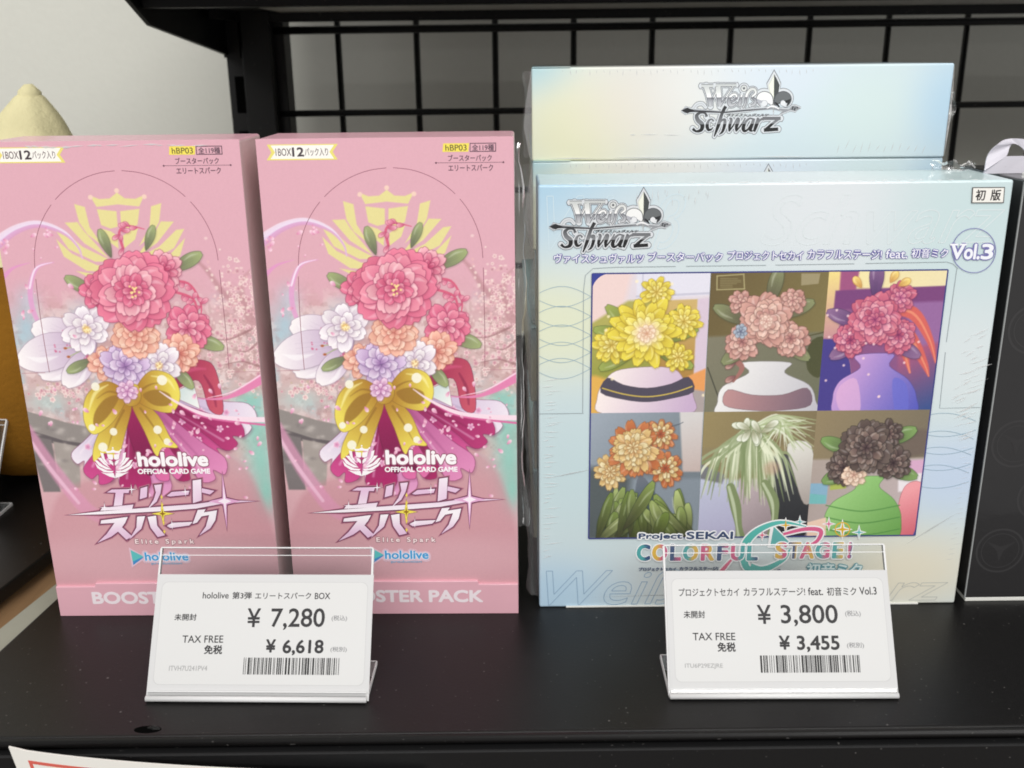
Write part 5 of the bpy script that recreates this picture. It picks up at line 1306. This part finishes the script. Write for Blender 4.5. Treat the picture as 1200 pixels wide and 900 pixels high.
def outline_text(p, body, box, col, wd):
    """only the outlines of slanted serif-like letters, drawn as thin lines (box in face cm: u0 v0 u1 v1)"""
    V2, T = glyphs(body, .35, 1.0)
    E = {}
    for t in T:
        for a, b in ((t[0], t[1]), (t[1], t[2]), (t[2], t[0])):
            k = (min(a, b), max(a, b)); E[k] = E.get(k, 0) + 1
    a = np.array(V2); mn = a.min(0); mx = a.max(0); u0, v0, u1, v1 = box
    q = (a - mn) / (mx - mn) * np.array([u1 - u0, v1 - v0]) + np.array([u0, v0])
    keep = p.usepx; p.usepx = False
    for (i, j), n in E.items():
        if n == 1 and np.linalg.norm(q[i] - q[j]) > 1e-5: p.stroke([q[i], q[j]], wd, col, flat=True)
    p.usepx = keep
pastel_box()

def stack():
    TH = 3.067; low = 14.2785 / 5
    words = ['topmost', 'second from the top', 'third from the top', 'fourth from the top', 'fifth from the top', 'lowest']
    first = None
    for i in range(6):
        z = 14.2785 if i == 0 else 14.2785 - TH if i == 1 else (14.2785 - TH) * (1 - (i - 1) / 4)
        dx = [0, .02, .1, -.08, .05, 0][i]; dy = [0, .0, .15, .1, .2, .1][i]; yaw = [-.0242, -.012, -.02, .01, -.015, 0][i]
        if i == 0:
            t = thing('pastel_flat_box', '', 'box', (0, 0, 0), group='pastel boxes stacked flat behind the upright one')
            h = low - 0.012
            b = MB(); b.box(-7, 7, 0, 13.2, 0, h, bevel=0.06, seg=3)
            b.build('carton', FLAT_MAT, t)
            F = Face(14.0, h, [(622, 80), (1121, 76), (623, 187.5), (1110, 182.5)], lambda u, v, n: (u - 7, -n, v))
            brand_logo(F, t, 789, 84.5, 1 / 7.06, inked('flat_inks'))
            b = MB(); b.box(-6.98, -5.7, -.03, .5, h, h + .02, bevel=.008)
            b.build('tuck_flap', FLAT_MAT, t)
            film_strip('wrap_seam', t, [(-7.0, .1, h - .1), (-7.05, .3, h * .5), (-7.0, .2, .1)], -0.35, 3, n=20, m=5, amp=.12, mat=FILM, normal=(0, 1, 0), across=(1, -.4, 0), ragged=.5)
            film_strip('wrap_seam', t, [(7.0, .1, h * .7), (7.0, .2, h * .3)], 0.28, 4, n=14, m=5, amp=.16, mat=FILM, normal=(0, 1, 0), across=(1, .2, 0), ragged=.7)
            for sx, q in ((-1, [(0, .02, h), (.2, .25, h * .62), (.27, .3, h * .36), (.1, .15, .15), (0, .02, 0)]), (1, [(0, .02, h), (.13, .2, h * .7), (.16, .22, h * .45), (.05, .1, .1), (0, .02, 0)])):
                bm = bmesh.new(); bm.faces.new([bm.verts.new(((sx * (7 + a_)) * S, b_ * S, c_ * S)) for a_, b_, c_ in q]); me = bpy.data.meshes.new('wrap_ear'); bm.to_mesh(me); bm.free()
                link('wrap_ear', me, clear('film_ear', (236, 240, 240), rough=.1, wrinkle=.2, veil=.22), t)
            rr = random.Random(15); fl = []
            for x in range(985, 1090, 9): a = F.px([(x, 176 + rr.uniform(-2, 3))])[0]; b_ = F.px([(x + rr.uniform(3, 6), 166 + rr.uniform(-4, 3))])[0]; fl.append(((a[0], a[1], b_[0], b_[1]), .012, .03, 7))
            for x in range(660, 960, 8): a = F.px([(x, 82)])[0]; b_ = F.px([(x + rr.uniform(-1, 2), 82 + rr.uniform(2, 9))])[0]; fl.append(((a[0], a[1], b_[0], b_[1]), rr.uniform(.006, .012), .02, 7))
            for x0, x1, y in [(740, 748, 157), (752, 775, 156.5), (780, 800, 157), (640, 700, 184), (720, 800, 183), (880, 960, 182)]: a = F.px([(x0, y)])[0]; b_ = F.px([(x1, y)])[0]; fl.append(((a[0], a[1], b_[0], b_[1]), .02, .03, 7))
            fold_glints('wrap_fold_glints', t, fl, PLEAT_GLINT)  # film glints on the flat box, painted as pale strokes
            first = t
        else:
            t = copy_tree(first)
        t['label'] = 'pale pastel box lying flat, %s in the stack behind the upright box' % words[i]
        t.location = Vector((0.231 + 7 + dx, 4.88 + dy, max(z, 0.0))) * S; t.rotation_euler = (0, 0, yaw)
        t.scale = (1, 1, TH / low if i < 2 else (14.2785 - TH) / 4 / low)
stack()

# ------------------------------------------------------------------ black box at the right, with its hang tab
def dark_box():
    t = thing('dark_card_box', 'black box in clear wrap with faint round emblems, standing at the end of the row', 'box', (14.66 + 5, -0.1, 0))
    m = paper('black_card', (38, 37, 38), rough=0.35, film=0.3, edge=(3.5, 5.0), tone=.1)
    b = MB(); b.box(-5, 5, 0, 4.4, 0.14, 14.05, bevel=.05)
    b.build('carton', m, t)
    b = MB(); b.box(-4.97, 4.97, 0.02, 4.38, 0.0, 0.14, bevel=.02)
    b.build('base_board', paper('white_board', (226, 226, 220)), t)
    F = Face(10, 14.05, None, lambda u, v, n: (u - 5, -n, v))
    p = Print(F, px=False)
    c = (52, 51, 52)
    for i in range(4):
        for j in range(7):
            x = .95 + i * 2.5 + (j % 2) * 1.1; y = 1.9 + j * 1.9
            if x > 9: continue
            p.ring((x, y), .78, .78, .07, c); p.ring((x, y), .62, .62, .03, c)
            if (i + j) % 2: p.poly([(x + (.5 if k % 2 == 0 else .2) * math.sin(k * math.pi / 5), y + (.5 if k % 2 == 0 else .2) * math.cos(k * math.pi / 5)) for k in range(10)], (46, 45, 46))
            else: p.poly([(x, y - .4), (x + .12, y), (x + .5, y + .35), (x, y + .15), (x - .5, y + .35), (x - .12, y)], (46, 45, 46))
    p.stroke([(4.6, 2.4), (1.6, 5.2), (4.2, 9.6)], .06, (66, 65, 66)); p.stroke([(1.6, 5.2), (1.75, 4.7), (5, 2.0)], .05, (60, 59, 60))
    p.build('emblem_pattern', inked('flat_inks'), t)
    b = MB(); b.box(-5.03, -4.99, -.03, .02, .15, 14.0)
    b.build('wrap_edge_glint', paper('edge_glint', (150, 152, 152), rough=.2), t)  # opaque grey strip painted in as the glint along the edge
    film_strip('wrap_seam', t, [(-4.9, .4, 14.07), (-3.5, .6, 14.07), (-1, .6, 14.07), (4, .6, 14.07)], .4, 41, n=60, m=5, amp=.2, mat=FILM, normal=(0, -1, 0), across=(0, .5, .5), ragged=.6)
    return t
dark_box()

def hang_tab():
    m = plain('white_plastic', (200, 197, 206), rough=.3, spec=.5, scale=20, tone=.01)
    b = MB()
    out = [(14.2, 14.17), (14.3, 14.45), (14.45, 14.75), (14.75, 15.0), (15.1, 15.12), (15.55, 15.1), (15.9, 14.9), (16.1, 14.5), (16.15, 14.17)]
    o2 = curve(out, 4, False)
    hole = [(14.86, 14.62), (15.05, 14.88), (15.3, 14.88), (15.5, 14.62)]
    pts = [tuple(p) for p in o2]
    t_ = bmesh.new()
    # sheet with an opening, by strips between outline and opening
    th = 0.05
    ring_o = [tuple(z) for z in curve([(14.2, 14.17), (14.27, 14.38), (14.36, 14.62), (14.50, 14.86), (14.78, 15.04), (15.2, 15.10), (15.62, 15.02), (15.9, 14.72), (16.15, 14.17)], 3, False)]
    ring_i = [tuple(z) for z in curve([(14.86, 14.58), (14.95, 14.70), (15.02, 14.84), (15.10, 14.93), (15.22, 14.92), (15.34, 14.84), (15.44, 14.74), (15.5, 14.66), (15.54, 14.58)], 3, False)]
    ys = (1.6, 1.6 + th)
    V = [[[t_.verts.new((p[0], y + (p[1] - 14.17) * .25 + .07 * math.sin(p[0] * 7 + p[1] * 4), p[1])) for p in r_] for r_ in (ring_o, ring_i)] for y in ys]
    for k in range(24):
        for s_, (A, B) in enumerate(V):
            t_.faces.new((A[k], A[k + 1], B[k + 1], B[k]))
        for r_ in (0, 1): t_.faces.new((V[0][r_][k], V[0][r_][k + 1], V[1][r_][k + 1], V[1][r_][k]))
    lo = [[t_.verts.new((x, y, 14.06)) for x in (14.18, 14.84, 15.56, 16.18)] for y in ys]
    for L_, (A, B) in zip(lo, V):
        t_.faces.new((L_[0], L_[1], B[0], A[0])); t_.faces.new((L_[1], L_[2], B[24], B[0])); t_.faces.new((L_[2], L_[3], A[24], B[24]))
    bmesh.ops.recalc_face_normals(t_, faces=t_.faces[:])
    b.merge(t_)
    o = b.build('hang_tab', m)
    tag(o, 'white plastic hang tab with an opening, sitting on top of the black box', 'hang tab')
    F = Face(2, 1, None, lambda u, v, n: (14.2 + u, 1.6 + (v) * .25 - n, 14.17 + v)); F.layer = 0.006
    p = Print(F, px=False); p.text('W', (.42, .12, .54, .26), (150, 148, 152)); p.text('C', (.60, .09, .70, .22), (160, 158, 162))
    p.build('tab_lettering', inked('flat_inks'), o)
hang_tab()

# ------------------------------------------------------------------ price stands and cards
ACR = clear('acrylic', (252, 253, 253), rough=0.02)
ACR_EDGE_GLINT = clear('acrylic_edge_glint', (226, 232, 230), rough=0.08, veil=.72)  # whitish veil paints the bright highlights of the acrylic edges
def tag_frame(w, base, yaw, tilt):
    c, s_ = math.cos(yaw), math.sin(yaw); ct, st_ = math.cos(tilt), math.sin(tilt)
    def place(u, v, n):                        # u along the foot, v up the slope, n towards the viewer
        x = u - w / 2; y = v * st_ - n * ct; z = v * ct + n * st_
        return (x, y, z)
    return place

def slab(m, place, u0, u1, v0, v1, n0, n1):
    t = bmesh.new()
    V = [t.verts.new(place(u, v, n)) for u in (u0, u1) for v in (v0, v1) for n in (n0, n1)]
    for f in ((0, 1, 3, 2), (4, 6, 7, 5), (0, 4, 5, 1), (2, 3, 7, 6), (0, 2, 6, 4), (1, 5, 7, 3)): t.faces.new([V[i] for i in f])
    bmesh.ops.recalc_face_normals(t, faces=t.faces[:]); m.merge(t)

def tag_stand(label, w, L, loc, yaw, tilt, foot):
    t = thing('price_stand', label, 'price stand', loc, (0, 0, yaw), group='clear price stands on the shelves')
    pl = tag_frame(w, loc, yaw, tilt)
    T = 0.11
    m = MB(); slab(m, pl, 0, w, 0.10, L, -T, 0); m.build('back_sheet', ACR, t)
    m = MB(); slab(m, pl, 0.03, w - .03, 0.0, 0.26, .05, .075); m.build('front_lip', clear('acrylic_lip', (254, 254, 254), rough=.02), t)
    m = MB(); slab(m, pl, 0, w, 0.25, 0.285, .045, .08); m.build('lip_edge_highlight', ACR_EDGE_GLINT, t)  # white strip painted in for the highlight along the lip
    m = MB(); m.box(-w / 2, w / 2, 0.05, foot, 0.004, T, bevel=.02); m.build('foot', ACR, t)
    e = MB()
    m = MB(); slab(m, pl, 0, w, L, L + .035, -T, .02); slab(m, pl, .02, w - .02, L - .22, L - .20, .002, .012); m.build('top_edge', ACR_EDGE_GLINT, t)  # the thin second strip is a painted highlight below the top
    for x in (0, w):
        m = MB(); slab(m, pl, x - .028, x + .028, .08, L, -T - .005, .01); m.build('side_edge', ACR_EDGE_GLINT, t)
    m = MB(); m.tube([(-w / 2, -.04, .10), (w / 2, -.04, .10)], .085, 10); m.build('bend', ACR_EDGE_GLINT, t, smooth=True)
    for x in (-w / 2, w / 2):
        m = MB(); m.box(x - .02, x + .02, .05, foot, .004, T + .01); m.build('foot_edge', ACR_EDGE_GLINT, t)
    m = MB(); m.box(-w / 2, w / 2, foot - .02, foot + .02, .004, T + .01); m.build('foot_edge', ACR_EDGE_GLINT, t)
    return t, pl

def price_card(label, w, loc, yaw, tilt, plan, lines, u0, u1, v0, v1, bars=True, seed=1):
    """white printed slip held by a stand; plan = its four corners on the drawing"""
    t = thing('price_card', label, 'price card', loc, (0, 0, yaw), group='white price cards in clear stands')
    pl = tag_frame(w, loc, yaw, tilt)
    cw, ch = u1 - u0, v1 - v0
    pap = paper('card_white', (197, 197, 197), rough=.5, tone=.006)
    m = MB(); slab(m, pl, u0, u1, v0, v1, .012, .035); m.build('backing_card', pap, t)
    F = Face(cw, ch, plan, lambda u, v, n: pl(u0 + u, v0 + v, .035 + n)); F.layer = .001
    ink = inked('label_inks', .5)
    if lines:
        p = Print(F, px=False)
        r_ = .18; a0, b0, a1, b1 = .16, .42, cw - .16, ch - .22
        def rr(a0, b0, a1, b1, r_):
            return [(a1 - r_ + r_ * math.cos(t_), b1 - r_ + r_ * math.sin(t_)) for t_ in np.linspace(0, math.pi / 2, 6)] + [(a0 + r_ + r_ * math.cos(t_), b1 - r_ + r_ * math.sin(t_)) for t_ in np.linspace(math.pi / 2, math.pi, 6)] + \
                   [(a0 + r_ + r_ * math.cos(t_), b0 + r_ + r_ * math.sin(t_)) for t_ in np.linspace(math.pi, 1.5 * math.pi, 6)] + [(a1 - r_ + r_ * math.cos(t_), b0 + r_ + r_ * math.sin(t_)) for t_ in np.linspace(1.5 * math.pi, 2 * math.pi, 6)]
        p.poly(rr(a0, b0, a1, b1, r_), (182, 182, 182)); p.poly(rr(a0 + .012, b0 + .012, a1 - .012, b1 - .012, r_), (202, 202, 201))
        p.build('sticker', inked('sticker_paper', .4), t)
        p = Print(F)
        for s_, box, c, bold, *sp in lines: p.text(s_, box, c, bold, *sp, ring=8)
        p.build('lettering', ink, t)
        if bars:
            x0, y0, x1, y1 = bars; rng = random.Random(seed)
            p = Print(F); U0, V0, U1, V1 = F.rect(x0, y0, x1, y1); p.usepx = False
            u = U0
            while u < U1 - .02:
                wd = rng.choice([.018, .018, .036, .054]); wd = min(wd, U1 - u)
                p.poly([(u, V0), (u + wd, V0), (u + wd, V1), (u, V1)], (20, 19, 20)); u += wd + rng.choice([.018, .018, .036, .05])
            p.build('barcode', ink, t)
    return t

def k7(x, y): return (150 + x / 3.75, 630 + y / 3.75)
def k3(x, y): return (740 + x / 3.529, 630 + y / 3.529)
def bx(k, a, b, c, d): return k(a, b) + k(c, d)
DK, GR = (34, 33, 35), (128, 128, 130)

# stand and card in front of the pink pair
w1 = 6.42; loc1 = (-8.05, -5.20, 0); yaw1 = -0.03; tilt1 = math.atan2(2.42, 3.68); L1 = 4.40
tag_stand('clear acrylic stand in front of the pink boxes, holding the 7,280 yen card', w1, L1, loc1, yaw1, tilt1, 1.9)
lines1 = [('hololive', bx(k7, 351, 244, 466, 271), DK, .003), ('第3弾', bx(k7, 482, 243, 568, 273), DK, .004), ('エリートスパーク', bx(k7, 583, 246, 830, 273), DK, .003), ('BOX', bx(k7, 846, 247, 914, 274), DK, .003),
          ('未開封', bx(k7, 222, 335, 320, 364), DK, .004), ('¥', bx(k7, 545, 312, 604, 392), DK, .010), ('7,280', bx(k7, 650, 312, 888, 404), DK, .010), ('(税込)', bx(k7, 918, 342, 986, 368), GR, .002),
          ('TAX FREE', bx(k7, 254, 427, 436, 458), DK, .003), ('免税', bx(k7, 349, 468, 430, 507), DK, .008), ('¥', bx(k7, 624, 443, 668, 500), DK, .015), ('6,618', bx(k7, 698, 445, 880, 512), DK, .015), ('(税別)', bx(k7, 910, 475, 982, 499), GR, .002),
          ('ITVH7U241PV4', bx(k7, 190, 556, 360, 578), (150, 150, 150), .001)]
price_card('white price card reading 7,280 yen in the stand before the pink boxes', w1, loc1, yaw1, tilt1,
           [k7(155, 168), k7(1107, 172), k7(80, 702), k7(1075, 706)], lines1, -.02, w1 + .06, .03, 3.62, bars=bx(k7, 522, 522, 948, 594), seed=4)
# stand and card in front of the pastel box
w2 = 6.55; loc2 = (7.18, -5.34, 0); yaw2 = -0.014; tilt2 = math.atan2(2.30, 3.72); L2 = 4.36
tag_stand('clear acrylic stand in front of the pastel box, holding the 3,800 yen card', w2, L2, loc2, yaw2, tilt2, 2.05)
lines2 = [('プロジェクトセカイ', bx(k3, 190, 208, 444, 240), DK, .003), ('カラフルステージ!', bx(k3, 462, 208, 718, 240), DK, .003), ('feat.', bx(k3, 730, 208, 792, 239), DK, .004), ('初音ミク', bx(k3, 808, 207, 930, 241), DK, .003), ('Vol.3', bx(k3, 942, 207, 1013, 238), DK, .004),
          ('未開封', bx(k3, 212, 298, 302, 328), DK, .004), ('¥', bx(k3, 520, 276, 578, 352), DK, .010), ('3,800', bx(k3, 618, 276, 854, 362), DK, .010), ('(税込)', bx(k3, 884, 300, 948, 326), GR, .002),
          ('TAX FREE', bx(k3, 252, 386, 430, 416), DK, .003), ('免税', bx(k3, 356, 424, 432, 462), DK, .008), ('¥', bx(k3, 612, 398, 658, 454), DK, .015), ('3,455', bx(k3, 686, 398, 862, 464), DK, .015), ('(税別)', bx(k3, 892, 426, 962, 450), GR, .002),
          ('ITU6P29EZJRE', bx(k3, 222, 508, 380, 530), (150, 150, 150), .001)]
price_card('white price card reading 3,800 yen in the stand before the pastel box', w2, loc2, yaw2, tilt2,
           [k3(132, 138), k3(1056, 140), k3(164, 642), k3(1104, 638)], lines2, .02, w2 + .02, .03, 3.62, bars=bx(k3, 536, 476, 946, 544), seed=9)
# stand on the neighbouring shelf
w3 = 6.4; loc3 = (-24.86, 6.8, 0); yaw3 = -0.03; tilt3 = math.atan2(2.6, 3.6)
tag_stand('clear acrylic stand on the neighbouring shelf below the yellow plush', w3, 4.4, loc3, yaw3, tilt3, 1.9)
price_card('white card in the stand by the yellow plush on the neighbouring shelf', w3, loc3, yaw3, tilt3, None, [], .1, w3 - .3, .03, 4.25)

# ------------------------------------------------------------------ red bordered price sign on the shelf front
def price_sign():
    t = thing('price_sign', 'curved white sign with red border, clipped to the shelf front below the pink boxes', 'sign', (-9, -7.45, -1.6))
    org = np.array((-9, -7.45, -1.6)); W_, H_ = 11.2, 4.6
    def place(u, v, n):
        k = u / W_
        x = -14.17 + u * 0.992; z = .20 - 1.0 * k ** .66 - (H_ - v); y = -7.32 - .16 * math.sin(math.pi * min(k, 1)) - n
        z += 0.0; x += (H_ - v) * .16 * (1 - k)
        return (x - org[0], y - org[1], z - org[2])
    def sheet(name, u0, u1, v0, v1, n0, n1, mat, parent, nx=24):
        t_ = bmesh.new(); R_ = []
        for n in (n0, n1): R_.append([[t_.verts.new(place(u0 + (u1 - u0) * i / nx, v, n)) for v in (v0, v1)] for i in range(nx + 1)])
        for i in range(nx):
            for q in R_: t_.faces.new((q[i][0], q[i + 1][0], q[i + 1][1], q[i][1]))
            for j in (0, 1): t_.faces.new((R_[0][i][j], R_[0][i + 1][j], R_[1][i + 1][j], R_[1][i][j]))
        for i in (0, nx): t_.faces.new((R_[0][i][0], R_[0][i][1], R_[1][i][1], R_[1][i][0]))
        bmesh.ops.recalc_face_normals(t_, faces=t_.faces[:])
        m = MB(); m.merge(t_); return m.build(name, mat, parent)
    sheet('sheet', 0, W_, 0, H_, 0, .05, paper('sign_white', (226, 224, 218), rough=.35, tone=.01), t)
    red = paper('sign_red', (206, 96, 84), rough=.4)
    for a in ((.42, W_ - .42, H_ - .40, H_ - .30), (.42, W_ - .42, .3, .4), (.42, .52, .4, H_ - .4), (W_ - .52, W_ - .42, .4, H_ - .4)): sheet('border', *a, .051, .055, red, t)
    for a in ((1.05, 2.5, H_ - 2.2, H_ - .80), (3.2, 8.2, H_ - 2.6, H_ - 1.05)): sheet('red_print', *a, .051, .055, paper('sign_red_block', (206, 84, 74), rough=.4), t)
price_sign()

# ------------------------------------------------------------------ yellow plush behind, on the neighbouring shelf
def plush():
    t = thing('plush_toy', 'pale yellow plush toy with a pointed top, sitting on the neighbouring shelf', 'plush toy', (-22.1, 14.2, 0))
    prof = [(0.0, 0), (2.6, .1), (4.3, .7), (5.4, 2.0), (5.85, 4.0), (5.8, 6.0), (5.3, 8.0), (4.6, 10.0)]
    top = [(4.75, 9.8), (4.2, 11.0), (3.45, 12.2), (2.65, 13.4), (1.9, 14.5), (1.35, 15.4), (.8, 16.1), (.5, 16.4), (.0, 16.5)]
    r = random.Random(3)
    def lathe(P, name, mat, lean):
        q = curve(P, 4, False); bm = bmesh.new(); rows = []; n = 48
        for i, (rad, z) in enumerate(q):
            row = []
            for k in range(n):
                a = 2 * math.pi * k / n; rr = max(rad, .01) * (1 + .035 * math.sin(3 * a + z * .4) + .02 * math.sin(7 * a + z)) 
                row.append(bm.verts.new(((rr * math.cos(a) + lean * max(z - 9, 0)) * S, rr * .85 * math.sin(a) * S, z * S)))
            rows.append(row)
        for i in range(len(rows) - 1):
            for k in range(n): bm.faces.new((rows[i][k], rows[i][(k + 1) % n], rows[i + 1][(k + 1) % n], rows[i + 1][k]))
        me = bpy.data.meshes.new(name); bm.to_mesh(me); bm.free()
        for p in me.polygons: p.use_smooth = True
        return link(name, me, mat, t)
    lathe(prof, 'body', plush_mat('plush_gold', (132, 90, 28)), .17)
    lathe(top, 'head', plush_mat('plush_cream', (220, 212, 168)), .17)
    m = MB(); m.tube([(1.22, 0, 15.9), (1.32, 0, 16.55), (1.30, 0, 16.85)], [.52, .46, .16], 14); m.build('tip', plush_mat('plush_cream', (220, 212, 168)), t, smooth=True)
    # arm resting on the side
    m = MB(); m.tube([(3.9, -2.8, 8.2), (4.4, -3.4, 7.4), (4.9, -3.9, 6.4), (5.2, -4.2, 5.4), (5.2, -4.3, 4.6), (5.15, -4.3, 4.1), (5.1, -4.3, 3.9)], [.5, 1.0, 1.25, 1.25, 1.0, .6, .15], 18); m.build('arm', plush_mat('plush_gold', (132, 90, 28)), t, smooth=True)
def plush_mat(name, c):
    if name in MATS: return MATS[name]
    m, nt, b = new_mat(name); N = nt.nodes; K = nt.links
    tc = N.new('ShaderNodeTexCoord'); nz = N.new('ShaderNodeTexNoise'); nz.inputs['Scale'].default_value = 500; nz.inputs['Detail'].default_value = 3
    n2 = N.new('ShaderNodeTexNoise'); n2.inputs['Scale'].default_value = 55; n2.inputs['Detail'].default_value = 4
    K.new(tc.outputs['Object'], nz.inputs['Vector']); K.new(tc.outputs['Object'], n2.inputs['Vector'])
    hsv = N.new('ShaderNodeHueSaturation'); hsv.inputs['Color'].default_value = L4(c)
    mr = N.new('ShaderNodeMapRange'); mr.inputs['To Min'].default_value = .82; mr.inputs['To Max'].default_value = 1.15
    K.new(n2.outputs['Fac'], mr.inputs['Value']); K.new(mr.outputs[0], hsv.inputs['Value']); K.new(hsv.outputs[0], b.inputs['Base Color'])
    bp = N.new('ShaderNodeBump'); bp.inputs['Strength'].default_value = .5; bp.inputs['Distance'].default_value = .0008
    K.new(nz.outputs['Fac'], bp.inputs['Height']); K.new(bp.outputs[0], b.inputs['Normal'])
    b.inputs['Roughness'].default_value = .95; b.inputs['Specular IOR Level'].default_value = .1
    b.inputs['Sheen Weight'].default_value = .5; b.inputs['Sheen Roughness'].default_value = .5; b.inputs['Sheen Tint'].default_value = L4(c)
    MATS[name] = m; return m
plush()
